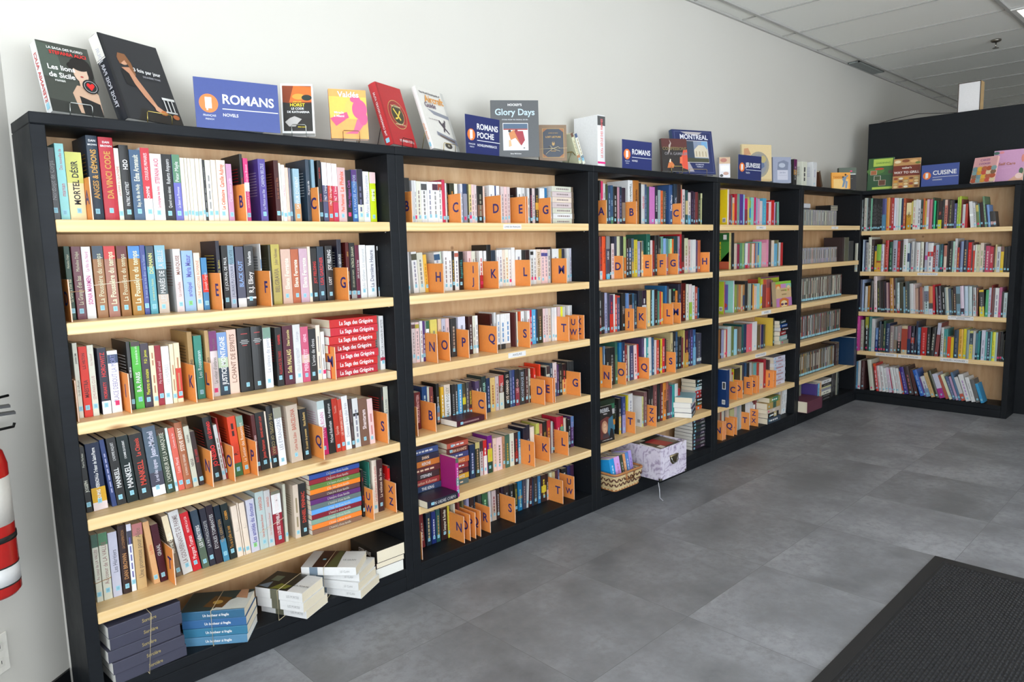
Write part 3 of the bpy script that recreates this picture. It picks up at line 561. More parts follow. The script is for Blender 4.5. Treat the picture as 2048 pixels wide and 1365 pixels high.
BOOKS = """11|45|25|209|0|0|222|999|NordSept de Corps|
11|70.5|23.5|222|0|0|9dd|c35|maman/Des nouvelles de|
11|95|43|200|0|0|eda|222|MORTEL DÉSIR|b0-.45:cc6
11|154|31|252|0|0|234|c94|ANGES & DÉMONS/|H DAN BROWN
11|187|40|250|0|0|b23|c94|DA VINCI CODE/|H DAN BROWN
11|227.5|13.5|220|0|0|ddc|b33|LA FEMME DU QUATRIÈME|
11|242|27|231|0|0|222|eee|^H2O/PATRIC NOTTRET|
11|270|32|219|0|0|357|ddc|^Edna Arsenault/Roy, le fils de Molly|
11|302.5|25.5|227|0|0|eee|eee|^COULEURS PRIMAIRES/ANONYME|b0-.69:c23
11|329|35|211|0|0|eee|c46|^STEFANIA AUCI/Le triomphe des lions|
11|365|30|212|0|0|222|eee|^Roberto Ampuero/Quand nous étions|
11|396|24|213|0|0|66b|eee|^Peter Mayle/La Saison en Provence|b0-.42:586
11|420.5|13.5|204|0|0|edc|999||
11|435|8|204|0|0|eed|999||
11|444|10|204|0|0|edc|999||
11|454.5|13.5|204|0|0|eed|999||
11|469|14|205|0|0|edc|999||
11|483.5|8.5|205|0|0|eed|999||
11|492.5|7.5|202|0|0|222|888|.../.......|
11|501|18|202|0|0|eed|999|....|
11|520|17|204|0|0|edc|999||
11|538|31|205|0|0|edc|e64|^Camille Aubrey/Le Célibataire|
11|571|19|194|0|0|c9b|ddd|C'était mieux jadis|
11|620|10|230|0|0|222|c22|PATRICK BAUWEN|
11|632|17|217|0|0|d27|fcd|^Rose-Line Brasset/Le journal de Juliette|b.38-.52:eee
11|685|27|218|0|0|549|ccd|^CARMEN BELZILE/La Maison aux lilas|
11|743|18|217|0|0|411|a64|La vie est une fête|
11|761.5|7.5|208|0|0|eed|999||
11|770|14|203|0|0|eee|c33|Une histoire|
11|784.5|12.5|194|0|0|ecb|999||
11|798|8|193|0|0|778|999||
11|815|25|192|0|0|9bc|eee|SAVEUR D'ORIENT|b.65-1:c96
11|867|15|228|0|0|345|eee|Ma grande ville|
11|890|13|229|0|0|8ab|333||
11|915|15|228|0|0|222|c33|PIRATES/WILBUR SMITH|
11|932|21|222|0|0|557|eee|1967  L'impatience|b0-.38:eee
11|954|19|221|0|0|c43|eee|1967  Une ingénue à l'Expo|b0-.38:eee
11|974|22|220|0|0|c35|eee|1967  L'âme soeur|b0-.38:eee
11|997|35|207|0|0|dbb|e64|^Le Phénix/Paul Pasternak|
11|1033|24|199|0|0|222|a4a|Mary Higgins Clark|p
11|1058|24|202|0|0|36a|bcd|LA FIANCÉE AUTREFOIS|b0-.22:537
11|1083|26|205|0|0|ddc|668|.. ..|b0-.66:223
11|1110|28|198|0|0|eee|99a|Anaïs Barbeau-Lavalette|
11|1140|28|197|0|0|cd1|eee|FEMME|b0-.22:ecc
12|72|16|222|0|0|243|ddb|La Grange d'en bas/Micheline Dalpé|
12|91|26|221|0|0|623|ddb|La Grange d'en bas/Micheline Dalpé|
12|118|25|220|0|0|eee|c59|SONIA MARMEN/La fille du Nord|
12|147|30|222|0|0|963|ddb|La Poussière du temps/|b0-.18:345
12|179|32|221|0|0|a76|ddb|La Poussière du temps/|b0-.18:c33
12|215|29|221|0|0|963|ddb|La Poussière du temps/|b0-.18:622
12|248|34|220|0|0|a72|ddb|La Poussière du temps/|b0-.18:48c
12|283|16|222|0|0|238|9ac|Je veux que tu me dises que tu l'aimes|
12|301|23|219|0|0|49a|dd8|^DORMANN/Le roman de Sophie Trébuchet|b0-.3:345
12|327|32|221|0|0|344|ccc|LES MARIÉS DE LA BELLE|b0-.35:8bc;b.72-1:cba
12|383|24|208|0|0|ddd|965|^MARQUISE/La corbeille|b.5-1:dcc
12|410|36|202|0|0|9bd|66b|^Maria Mazur/archipel|g
12|449|20|194|0|0|edc|c75|UNE HISTOIRE ROMAINE|
12|472|19|177|0|0|48b|ddd|Joseph Gagné|b.32-.66:d32
12|525|13|233|0|0|223|dc5|Umberto ECO   Baudolino|
12|543|21|217|0|0|222|eee|LE JOURNAL DE PAUL/|
12|565|21|217|0|0|aab|345|J'AURAIS PU COURIR PLUS VITE|b0-.3:79a
12|591|30|212|0|0|224|8ad|BLACK OUT|b.85-1:ddd
12|623|34|214|0|0|222|ddd|R.J. Ellory/Vendetta|b.84-.87:eee
12|681|4|221|0|0|ddd|345|UN HÉROS|b.25-.4:68a
12|713|9|216|0|0|332|665|JUNE DE JOUY|
12|723|33|218|0|0|ba4|875|BELGRAVIA/Julian Fellowes|
12|760|38|200|0|0|dba|eed|Elena Ferrante|
12|799|31|199|0|0|b64|eed|Elena Ferrante|
12|832|34|201|0|0|cab|eed|Elena Ferrante|
12|867|12|208|0|0|edc|999||
12|881|24|201|0|0|222|c33|JOY FIELDING|
12|907|28|207|0|0|234|c33|LISA GARDNER|
12|941|31|209|0|0|222|ddd|^JOY FIELDING/LOST|
12|993|19|233|0|0|223|eee|ELIZABETH GEORGE|
12|1031|15|221|0|0|511|c94|GRAINGER/DEPUIS|
12|1048|24|219|0|0|222|ddb|^PATRICK GRAHAM/CES LIEUX SONT MORTS|b.86-1:bbb
12|1073|17|210|0|0|613|eee|Julia et son foy bay|
12|1092|29|210|0|0|eee|bbb|John Grisham  Le testament|
12|1125|41|208|0|0|eee|889|La Dernière Heure|
12|1174|5|204|0|0|222|999|Conduit de vie|b0-.08:eee;b.83-1:eee
13|62|13|231|0|0|ddc|333|Un été suffocant/JOANNA SIMS|
13|77|23|218|0|0|d32|622|MAESTRA/L.S. HILTON|
13|100.5|17.5|220|0|0|ddc|b88|SEMI-PARIS CLUB/Éric Neuhoff|
13|127|25|208|0|0|223|c33|^HOROWITZ/MORIARTY|b.8-1:eee
13|154|29|196|0|0|eee|88b|PLACE DEBOUT LA MORT|b.06-.2:346;p
13|210|11|219|0|0|222|eee|KING DE LA/|
13|223|26|217|0|0|5b4|eee|B.A. PARIS/Et tu entends les cris|b0-.07:433
13|250|25|208|0|0|323|ee2|Meurtres en soutane/P.D. James|
13|276|16|199|0|0|edb|b86|. / .|
13|292.5|18.5|197|0|0|923|dbb|My body and soul|
13|312|24|192|0|0|eee|bbb|Les HERBES ...|L:ee2
13|338|13|197|0|0|edb|b86|. .|
13|352|18|199|0|0|edb|b86|. .|b.42-.93:c32
13|397|16|231|0|0|a85|332|KING|
13|417|26|216|0|0|387|dee|^Leo Rosenmann/|
13|454|13|230|0|0|b96|432|GRACE|
13|468|25|226|0|0|dcc|665|Le voleur d'ombres/Marc Levy|b0-.3:726;p
13|494|34|219|0|0|bca|eee|JUSTICE MONTAGNE|b0-.4:79c;b.56-1:234
13|529|33|225|0|0|ecb|976|L.CHANT DE ESPRITS|
13|566|47|227|0|0|222|c33||Q
13|615|43|228|0|0|222|c33||Q
13|659|29|220|0|0|eee|99a|Le silence de pierre|b0-.18:798
13|705|25|216|0|0|222|c22|ALLIANCE DE PARIS/GABRIEL|
13|734|39|219|0|0|523|dc8|Sofia MALLAIG/Diane Lacombe|
13|775|29|220|0|0|ddd|aab|CELLE QUI RESTENT/Laberge|
13|805|31|209|0|0|c57|fcd|PIERRE PETIT/GENS|b.5-.65:dba
13|837|29|198|0|0|222|ddd|L'amie de rêves|
13|868|17|210|0|0|edc|999|.|
13|887|15|183|0|0|eee|999|.|p
13|1151|22|221|0|0|eee|433|PORTRAIT DE L'ASSASSIN EN ARTISTE|b.77-.83:c35
14|55|18|209|-2|0|222|ddc|JOSSEPH/Pierre Morleau|
14|75|40|215|-2|0|124|eee|DUMAS  VERNON-Le Trésor de Saint-Pierre|b.66-.88:da2;b.88-1:edd
14|127|13.9|221|-5|0|347|aac|.......|
14|142|26.9|221|-4|0|222|ddd|MANKELL/L'HOMME INQUIET|
14|171|33.9|220|-4|0|122|ddd|MANKELL/L'HOMME QUI SOURIAIT|
14|207|38.9|219|-4|0|222|c43|MANKELL/Le Chinois|
14|249|39.9|235|-4|0|567|ccd|^Jean-Michel/Le vol des cigognes|b.66-.86:445;b.86-1:eee
14|292|26.9|223|-5|0|343|ddc|L'HONNEUR DE LA MARQUISE|b0-.1:432
14|320|9|221|-5|0|dee|888||
14|330|19.9|218|-5|0|d65|edd|Louis Morel/L'homme de fer|
14|351|24.9|232|-5|0|a64|edc|^STEVE BERRY/LE ROMAN DES TEMPLIERS|
14|378|17.9|214|-5|0|ccb|655|NEIGE/HALIFAX|
14|399|15.9|193|-6|0|322|a33|BLED AMIER|
14|447|30.8|233|-6|0|222|e33|JO NESBO/LE LÉOPARD|
14|478.5|12.4|201|-6|0|ccc|876|......|
14|492|5|224|-6|0|922|edd|...|
14|522|28.9|219|-4|0|d42|311|P.  /..|b.78-1:363
14|553|23.9|216|-4|0|c72|edc|Le Sentier des Roquemont|b0-.18:798
14|603|15|210|-3|0|522|dbb|WESTERN/|
14|619|34|215|-3|0|222|c43|^GRAND MÉCHANT LOUP/James Patterson|
14|654|6|215|-3|0|edc|999||
14|662|25|232|-3|0|222|a96|THE GOSPEL OF CORAX|d;b.66-.8:622
14|689|29|220|-3|0|eee|99a|LES ÉTRANGÈRES|b0-.18:998
14|738|45.9|220|-3|0|cba|b65|^BARCELONA/Carlos Ruiz Zafon|
14|789|31|198|-3|0|222|ca6|Un avenir de promesse/Nora Roberts|
14|864|30|216|-3|0|eee|d9b|SYLVIA ROAN|b.5-1:c16;b0-.15:bcc
14|896|30|216|-3|0|222|eee|Michael Robotham/La disparue|
14|927|24|215|-3|0|b32|dba|Spirale/Trouille|
14|952|17|208|-3|0|c43|edc|LES TEMPLIERS DE L'EXIL|
14|971|26|218|-3|0|eee|99a|Demain il fera plus frais|
14|998|13|203|-2|0|433|766|..|
14|1014|25|201|-2|0|ddd|889|. ... .|b.3-.36:222
14|1041|40|196|-2|0|754|edd|Shantaram|
14|1082|25|188|-2|0|ecc|c88|. .|
14|1145|9|226|0|0|222|c22|DOUGLAS/SAVANT|
14|1156|22|226|0|0|ddc|888|AMOUR À SUIVRE/|
15|60|18|222|0|0|ddc|966|Au coeur de LA VALLÉE|b0-.19:465
15|80|25|221|0|0|ddc|966|Au coeur de LA VALLÉE|b0-.18:586
15|107|26|215|0|0|ccd|556|Les Héritiers/|
15|136|25|230|0|0|322|b85|DAN BROWN/LA CONSPIRATION|
15|162|14|227|0|0|eee|66a|. . . . .|b0-.1:dde;b.1-.3:445
15|178|30|223|0|0|ca7|765|Une promesse pour Alice|b0-.18:b77
15|230|18.9|220|-5|0|da7|d64|La Bible/|
15|251|22.9|203|-5|0|412|bbb|GRAAL/|
15|300|19.8|224|-8|0|765|eed|HOMME CRUEL/|b0-.4:edb
15|323|32.7|232|-8|0|ddd|988|LA GOUVERNANTE DE PARME|
15|357|27.7|217|-8|0|c12|fee|Margaret Truman/MEURTRE À LA CIA|
15|388|23.8|215|-7|0|345|ddd|LES HÉRITIERS/|b.5-1:565
15|414|20.9|214|-6|0|223|ccc|LA PATHOLOGISTE/|
15|436|23.9|219|-6|0|212|ddd|ÉTOILES TOMBANTES/|
15|462|20.9|210|-6|0|123|b96|TESS GERRITSEN/|b.6-1:48a
15|486|24.9|210|-6|0|122|d93|Tu es si jolie ce soir/COBEN|
15|513|20.9|193|-4|0|edc|876|1.. . .|
15|536|5|201|-4|0|edc|876||
15|543|20|197|-4|0|edc|876|1... .|
15|565|31|201|-3|0|ccd|66a|Les amitiés du docteur|g
15|598|32|220|-2|0|bcc|c76|Une simple histoire d'amour/HAROLD|
15|631|24|218|-2|0|ccc|c76|Une simple histoire d'amour/HAROLD|
15|657|36|207|-2|0|923|edd|LOUISE TREMBLAY D'ESSIAMBRE|b0-.06:776;b.06-.42:eee
15|698|11|224|0|0|ccb|888||
15|738|22|210|0|0|dcb|986|..|
15|762|29|209|0|0|222|c43|DANIEL PENNAC/|
15|1036|11|199|0|0|222|c22|FERNIEF/GABRIEL|
15|1073|4|223|0|0|387|eee|MARIE LABERGE|
15|1089|22|226|0|0|edc|c55|Le plus charmant de la planète|
15|1113|28|222|0|0|422|edc|La voleuse de livres|
15|1164|12|184|0|0|d22|fcc|AGATHA CHRISTIE|b0-.05:444
21|1331|24|187|0|0|222|c94|BLA/|b.3-.5:ba9
21|1366|12|178|0|0|ddd|999||
21|1379|10|178|0|0|eee|999|....|p
21|1390|24|176|0|0|eed|988|......|
21|1415|30|175|0|0|eee|888|......|b.05-.2:555
21|1447|28|176|0|0|eee|99a|.....|
21|1475.5|28.5|177|0|0|eee|999|.....|b.05-.2:534
21|1505|22|178|0|0|eee|999|.....|b.05-.2:a43
21|1528|16|188|0|0|c35|eee||
21|1546|8|174|0|0|ddd|988||
21|1554.5|7.5|175|0|0|222|a63|....|
21|1572|25|175|0|0|332|c83|....|
21|1598|18|174|0|0|eed|999||
21|1634|11|175|0|0|dde|888|....|
21|1647|23|176|0|0|346|99a|.......|b.25-1:99a;p
21|1672|8|176|0|0|443|ba6||
21|1682|15|175|0|0|dc8|444|.....|b.7-1:ccd;p
21|1698|15|175|0|0|ecc|988|....|
21|1714|15|174|0|0|dcc|988|....|
21|1733|34|170|0|0|222|887|....|b.5-.8:754
21|1768|10|169|0|0|ecb|999||
21|1807|23|176|0|0|eee|889|.....|
21|1831|10|176|0|0|eee|999||
21|1842|7|175|0|0|347|eee||
21|1851|20|175|0|0|eee|99a|....|
21|1881|19|173|0|0|dcc|988|......|
21|1901|19|173|0|0|ecc|988|......|
21|1922|18|173|0|0|dcc|988|......|
21|1980|8|173|0|0|322|999||
21|1990|25|173|0|0|eee|888|....|
21|2017|23|173|0|0|ddd|888|....|
21|2058|15|173|0|0|ddd|888|.|
21|2076|14|173|0|0|212|c68|..........|
21|2091|19|173|0|0|dcc|778|.......|
21|2113|22|174|0|0|222|ca4|.........|b.4-.6:da4
21|2146|33|176|0|0|eee|888||
21|2180|17|178|0|0|37a|eee||
21|2224|10|182|0|0|eee|999|.|p
22|1340|12|178|0|0|ddd|888||
22|1371|28|177|-3|0|eee|99a|......|b.05-.2:554
22|1401|31|173|-3|0|ddc|888|......|
22|1433|18|164|-3|0|eb4|b83|......|
22|1496|32.9|172|-4|0|ddd|99a|......|b.05-.2:357
22|1529.5|7.5|175|-4|0|cdc|888|....|
22|1539|24|177|0|0|eee|988|......|
22|1563.5|21.5|176|0|0|eee|988|......|
22|1586|14|175|0|0|333|ca4|.......|
22|1601|23|176|0|0|eee|889|......|b.05-.15:b65
22|1625|27|172|0|0|222|3aa|Reginald HILL|
22|1678|24|174|0|0|ecc|b77|....|
22|1703|23|173|0|0|ddc|999|....|
22|1751|20|174|0|0|eee|c33|.....|b.65-1:b23;p
22|1780|15|173|0|0|eee|888|....|
22|1799|25|201|0|0|222|b54||
22|1825|27|174|0|0|234|89a||
22|1862|13|175|0|0|eee|a89|......|
22|1876|21|176|0|0|eee|989|......|
22|1898|18|175|0|0|edc|988|......|
22|1917|21|176|0|0|eed|c95|......|
22|1940|16|175|0|0|eee|988|......|p
22|1959|23|185|0|0|eee|999||
22|1988|39|174|0|0|eee|889|.....|
22|2030|21|171|0|0|333|aaa||
22|2054|28|171|0|0|322|bbb||
22|2090|21|172|0|0|ddd|665|......|b.05-.15:333;p
22|2112|18|172|0|0|eee|988|.....|p
22|2132|33|173|0|0|edc|a85|PIERRE LEMAITRE|
22|2168|22|172|0|0|ecc|889|......|b.1-.2:559
22|2191|23|171|0|0|ecc|889|......|b.1-.2:559
22|2216|20|171|0|0|ccc|555|....|
22|2238|6|183|0|0|322|999||
22|2251|47|173|0|0|eee|989|.....|
22|2299|23|173|0|0|b93|322||b.5-1:622
22|2323|21|172|0|0|334|99b||
22|2362|20|174|0|0|ddd|888||
22|2384|15|174|0|0|ccd|889|....|
23|1333|19|176|0|0|dcc|988|.......|b.05-.15:644
23|1353|20|175|0|0|ecc|988|.......|b.05-.15:ba4
23|1378|14|178|0|0|eee|a77|.....|
23|1393|11|177|0|0|537|eee|....|
23|1411|17|176|0|0|eee|777|....|b0-.2:364
23|1435|37|179|0|0|dc6|997|......|
23|1478|18|179|0|0|db9|987|....|
23|1498|21|178|0|0|bbc|667|......|
23|1520|21|177|0|0|dbb|988|......|
23|1549|32|175|0|0|333|a98|.......|
23|1593|42|178|0|0|dde|99a|....|
23|1656|22|175|0|0|422|bbb|......|
23|1679|16|175|0|0|ddc|999|.|
23|1696|15|175|0|0|eee|888|....|
23|1790|10|175|0|0|411|cbb|....|L:411
23|1813|13|180|0|0|ddd|999|.....|L:ddd;C
23|1833|18|169|0|0|eee|69c|....|b.85-1:543;n
23|1855|31|169|0|0|eee|69c|....|b.85-1:333;n
23|1887|32|169|0|0|eee|69c|....|b.85-1:987;n
23|1953|7|169|0|0|533|b64||L:633;n
23|1963|8|172|0|0|ddc|999||
23|1980|12|171|0|0|d52|eee||
23|1994|23|171|0|0|eee|999|...|
23|2038|18|171|0|0|eee|b44|...|
23|2057|13|173|0|0|c24|eee|....|
23|2071|27|174|0|0|5ad|eee|......|
23|2100|10|174|0|0|235|eee||
23|2111|37|173|0|0|332|a86|........|b0-.3:543
23|2151|16|172|0|0|ecc|977|.......|
23|2169|20|172|0|0|dcc|977|.......|
23|2190|19|171|0|0|dcb|977|.......|
23|2217|19|173|0|0|ddd|888||
23|2238|16|173|0|0|eee|999||
23|2262|21|173|0|0|dbb|999||
23|2285|15|173|0|0|ee3|555||
23|2301|20|172|0|0|ccb|444||
23|2346|8|174|0|0|eee|444||
23|2356|18|174|0|0|ccc|999|....|
24|1332|11|166|0|0|433|999||
24|1344|32|165|0|0|622|daa|MARCELLE BERNSTEIN|
24|1386|27|185|0|0|247|bcc|.......|
24|1414|11|180|0|0|ccb|999||
24|1426|21|176|0|0|733|c74|.......|
24|1465|15|186|0|0|222|ddd|LARRY BOND|b.55-.7:68a;b.7-.95:a76
24|1490|17|167|0|0|da2|eee|......|
24|1510|34|174|0|0|dcb|998|MALVY BODLEY|b.25-.8:ddd
24|1553|19|169|0|0|222|999|.........|b.9-1:bcd
24|1572.5|15.5|167|0|0|333|ccc|.........|b.9-1:bcd
24|1591|24|165|0|0|49c|ddd|........|
24|1617|18|164|0|0|443|ca4|HAWKING|b.4-.6:cc2
24|1639|16|167|0|0|444|aaa|......|
24|1655.5|17.5|166|0|0|323|dc3|DALE BROWN|b.75-1:a42
24|1697|23|163|0|0|546|ccd|....|
24|1721|14|165|0|0|333|ccc|....|
24|1737|27|180|0|0|233|adc|CLIVE CUSSLER|
24|1767|22|167|0|0|235|99b|......|
24|1791|31|165|0|0|db7|a63|.......|
24|1824|22|168|0|0|cbb|977|......|
24|1848|31|168|0|0|643|ccc|THE FINAL|b.5-1:ccb;b0-.3:b44
24|1885|35|181|0|0|222|dcb|KYE ORMAND  51|b.5-1:222
24|1921|13|184|0|0|457|99b|.....|
24|1936|18|184|0|0|347|99c|.....|
24|1958|27|183|0|0|222|daa|LEE CHILD|b.5-1:834
24|1988|37|178|0|0|333|9ab|CONSTANCE KE|
24|2029|21|178|0|0|422|bbb|.....|
24|2056|9|174|0|0|ccb|333|.....|b.5-1:322
24|2090|14|173|0|0|d32|eee|....|
24|2131|10|186|0|0|e42|d82|PATRICIA|
24|2170|10|165|0|0|222|a44||
24|2184|26|169|0|0|ddc|322|CHLOE|b0-.25:433
24|2212|18|182|0|0|345|ddd|...|
24|2234|29|181|0|0|dcc|a66|.......|b.6-1:457
24|2267|11|167|0|0|536|99b|..|
24|2282|22|170|0|0|222|998|...|
24|2305|33|163|0|0|322|b44|...|b.5-1:da6
24|2350|14|172|0|0|333|888||
24|2367|32|171|0|0|333|999||
25|1647|33|165|0|0|235|aac|.......|
25|1683|26|169|0|0|332|b97|........|b0-.18:cb7
25|1711|20|170|0|0|cbb|755|.......|b0-.3:433
25|1734|22|169|0|0|c22|eee|......|b.45-1:edd
25|1761|30|185|0|0|728|ea3|ROMULAINE|b.35-.7:cc3;b.7-1:243
25|1798|21|166|0|0|ecb|b98|.......|
25|1821|36|164|0|0|ecc|876|.......|
25|1860|16|163|0|0|b86|654|.....|
25|1878|30|166|0|0|465|b93|.......|
25|1910|29|167|0|0|ddc|a88|.......|
25|1942|25|165|0|0|322|b33|.......|b.6-.9:722
25|1969|15|165|0|0|38b|cde|.......|b.5-1:9bc
25|2003|24|176|0|0|223|99b|LISA|
25|2028|23|187|0|0|223|99b|LISA|
25|2055|29|171|0|0|edc|b65||
25|2099|23|181|0|0|cc6|665||b.3-.7:665
25|2123|22|173|0|0|b65|eca|.....|
25|2150|26|181|0|0|222|b94|DEAVER|
25|2180|26|183|0|0|843|d93|......|b0-.3:b33
25|2211|14|171|0|0|bbb|888||
25|2226|9|164|0|0|433|c77|.......|
25|2256|25|187|0|0|c24|fcc|....|
25|2282|25|185|0|0|b23|da3|......|b.3-.6:4a9
25|2312|16|170|0|0|dcb|777||
25|2329|14|167|0|0|322|b33||
25|2348|16|155|0|0|222|ccc|...|
25|2367|24|169|0|0|536|a9c|ROBIN PLAYNE|b0-.35:68b
26|1351|22|158|-3|0|722|ba9|......|
26|1382|27|152|0|0|234|cb8|......|
26|1412|24|151|0|0|237|ccd|.......|
26|1439|22|153|0|0|255|b95|.......|
26|1467|36|152|0|0|322|ddc|Le Sumpter & Sandau|
26|1507|9|154|0|0|dc4|b94|......|
26|1543|8|153|0|0|ddc|999||
26|1567|12|152|0|0|733|999||
26|1594|10|154|0|0|664|999||
26|1621|16|157|0|0|99b|eee|PURUSSE|
26|1643|23|156|0|0|322|999|......|
26|1668|8|156|0|0|234|8ab|......|
26|1693|23|157|0|0|444|999|......|
26|1721|35|153|0|0|364|ada|.......|
26|1766|16|155|-2|0|ccc|888||
26|1782.5|28.5|152|0|0|cbb|844|......|b.5-1:cba
26|1815|20|155|0|0|322|bbb|..........|
26|1846|18|155|0|0|323|999|......|
26|1867|34|153|0|0|322|999|......|
26|1905|26|151|0|0|222|bbb|......|
26|1939|18|148|0|0|332|cb3|JOHN SANDFORD|b.3-.6:333
26|1963|29|154|0|0|17a|aca|........|b.5-.6:a75
26|1997|24|154|0|0|445|a88|.......|
26|2022|13|151|4|0|ccc|999||
26|2037|25|150|3|0|422|a77|......|
26|2064|10|146|0|0|246|99b||
26|2077|28|149|0|0|333|888|......|
26|2109|19|147|0|0|37a|acc|.......|
26|2134|36|144|0|0|322|dc4|......|b.4-.65:cb3
26|2175|12|144|0|0|322|ddd|THE CARVER|b.6-1:dba
26|2198|18|144|0|0|ddb|998||
26|2218|22|142|0|0|cb8|998||
26|2243|18|144|0|0|534|a88||
26|2264|12|146|0|0|668|dde|...|
26|2294|41|140|0|0|222|ccc|....|
26|2340|23|147|0|0|336|99b||
26|2366|26|145|0|0|424|979||
31|2584|12|231|0|0|222|ccb|..|
31|2599|17|228|0|0|d36|eee|SERA|
31|2616.5|19.5|217|0|0|ccc|888|....|
31|2646|10|215|0|0|453|776||
31|2660|20|207|0|0|346|9bc|....|
31|2682|20|210|0|0|357|bcd|DEUX|b.8-1:586
31|2705|34|205|0|0|222|aaa|....|
31|2740|19|202|0|0|b89|877||
31|2760|20|205|0|0|234|77a|......|
31|2783|30|201|0|0|323|332||b.4-.9:876
31|2840|41|245|0|0|eee|443|PATRICIA CORNWELL|
31|2887|52|246|0|0|b73|422|DAN BROWN|
31|2944|17|234|0|0|222|654||
31|2963|33|227|0|0|ccc|c35|WIDOW|
31|2997|18|228|0|0|457|89b|.....|
31|3017|23|217|0|0|355|799||
31|3044|52|217|0|0|c7b|eee||
31|3099|26|222|0|0|223|ddd|DAN BROWN|b.85-1:ddd
31|3130|25|202|0|0|9aa|777||
31|3156|23|199|0|0|d63|842|.....|
31|3181|28|197|0|0|554|988|.....|
31|3245|35|235|0|0|358|eee|Tom Clancy|
31|3294|33|243|0|0|234|bbc|PASCAL|
31|3330|40|243|0|0|322|644||
31|3374|11|215|0|0|b43|999||
31|3386|29|215|0|0|dcc|444|.......|
31|3422|28|211|0|0|355|cb8||b.3-.7:cb8
31|3452|29|199|0|0|dcc|777|....|b.7-1:6ac
31|3484|30|208|0|0|323|657|.....|
31|3515|18|203|0|0|434|878|...|
31|3536|29|204|0|0|733|b64||
31|3569|26|198|0|0|332|998|.....|
31|3597|17|198|0|0|bb8|443||b0-.15:dda
32|2580|21|232|0|0|733|d32|....|b.8-1:ddd
32|2604|29|232|0|0|e52|732|Ann Cleeves|
32|2637|30|235|0|0|445|ddd|HUSH|b0-.3:888;b.88-1:6bd
32|2669|13|228|0|0|222|545||
32|2684|25|193|0|0|dcc|966|......|
32|2715|17|231|0|0|445|888||
32|2735|25|232|0|0|cca|777||
32|2765|26|234|0|0|333|666||
32|2796|21|229|0|0|ab7|564||b.5-1:c73
32|2820|18|213|0|0|322|ddd|.....|
32|2840|28|218|0|0|333|ddd|.....|b.3-.5:358
32|2870|21|219|0|0|567|ba7|......|b.6-1:b94
32|2893|31|212|0|0|cb3|a83|........|
32|2927|23|202|0|0|99b|ccd|....|
32|2952|11|198|0|0|433|777||
32|2965|17|205|0|0|ec9|c93|...|b0-.3:677
32|3015|35|243|0|0|265|9cb|.....|
32|3052|20|207|0|0|dcc|988||
32|3074|19|205|0|0|822|a44|.....|
32|3096|25|235|0|0|222|777|.....|
32|3132|14|235|0|0|333|999|...|
32|3148|11|217|0|0|332|dc8|..|
32|3160|23|228|0|0|698|ac9||
32|3186|25|217|0|0|8ad|999||
32|3213|23|215|0|0|588|b77||b.5-1:a66
32|3256|20|213|0|0|ada|998||b.25-.7:dc7
32|3277|17|212|0|0|d62|fcc||
32|3297|39|230|0|0|244|765|..|b.85-1:642
32|3340|22|228|0|0|989|737|...|
32|3363|19|241|0|0|b12|822|..|
32|3384|27|237|0|0|322|755||b.7-1:833
32|3415|39|216|0|0|cca|986|......|b.5-.9:dcc
32|3457|24|207|0|0|caa|976|.....|
32|3482|20|206|0|0|ccc|888||
32|3505|40|206|0|0|ddd|999||
32|3548|18|200|0|0|546|999||
32|3568|32|202|0|0|b64|643||
33|2577|13|238|0|0|333|ddd|...|b.6-1:733
33|2592|12|230|0|0|222|888||
33|2606|13|228|0|0|322|777||
33|2622|20|225|0|0|aac|557|.......|b.5-1:99b
33|2643|21|220|0|0|445|878||
33|2666|32|208|0|0|535|c33|......|b.5-1:c32
33|2700|13|212|0|0|ddd|999||b.8-1:dba
33|2714|17|206|0|0|c43|fcc|....|
33|2733|24|201|0|0|457|a77|....|b0-.05:c43
33|2774|32|212|0|0|222|999|WEST|
33|2818|23|209|0|0|68b|88a||
33|2844|28|201|0|0|a76|887||b0-.3:222
33|2874|15|206|0|0|257|8ac|...|
33|2890|28|201|0|0|234|688|.....|
33|2931|11|219|0|0|223|997||
33|2946|21|216|0|0|333|777||
33|2968|43|217|0|0|323|ccc|....|b.4-.6:ccc
33|3019|32|215|0|0|ec8|bb8||
33|3054|14|213|0|0|343|aab|......|
33|3069|21|213|0|0|9cd|799||
33|3092|32|214|0|0|322|877|.......|
33|3128|18|203|0|0|487|9cb||
33|3147|17|200|0|0|c43|b32||
33|3165|15|196|0|0|da4|b83||
33|3205|18|230|0|0|269|138||
33|3225|20|225|0|0|445|999||
33|3247|23|207|0|0|9a9|776||
33|3288|23|207|0|0|222|999|....|b0-.06:4a6
33|3319|20|194|0|0|d83|b63|....|
33|3349|26|233|0|0|334|88a|....|
33|3381|51|236|0|0|511|b63|........|
33|3436|27|228|0|0|ddc|998|......|
33|3469|33|225|0|0|dcc|999||b.5-1:9b4
33|3504|33|215|0|0|ddd|999|......|
33|3539|28|206|0|0|b54|edd|...|
33|3571|16|198|0|0|257|9ab||
34|2576|25|225|-1|0|c83|a63||
34|2610|11|228|0|0|68a|ccc|..|
34|2632|22|212|0|0|222|ccb|SEVEN|
34|2656|53|213|0|0|222|777|.......|
34|2712|20|240|0|0|365|7c6||b.3-1:575
34|2751|20|233|0|0|27a|3ad||
34|2774|27|233|0|0|235|ddd|......|
34|2808|20|211|-2|0|833|cbb|....|
34|2832|12|207|0|0|ccb|999||
34|2847|40|202|-1|0|446|99a|........|
34|2891|30|202|-2|0|ecc|833|......|
34|2922|14|204|-1|0|c22|eee||
34|2966|22|234|0|0|546|86a|...|
34|2991|17|232|0|0|eee|777||
34|3010|22|231|0|0|399|eee|...|
34|3036|29|232|-1|0|ddd|999||
34|3067|24|227|-1|0|357|89b|......|
34|3094|20|210|0|0|dcc|867||
34|3117|23|207|0|0|c43|fcc|......|
34|3141|14|205|0|0|432|999||
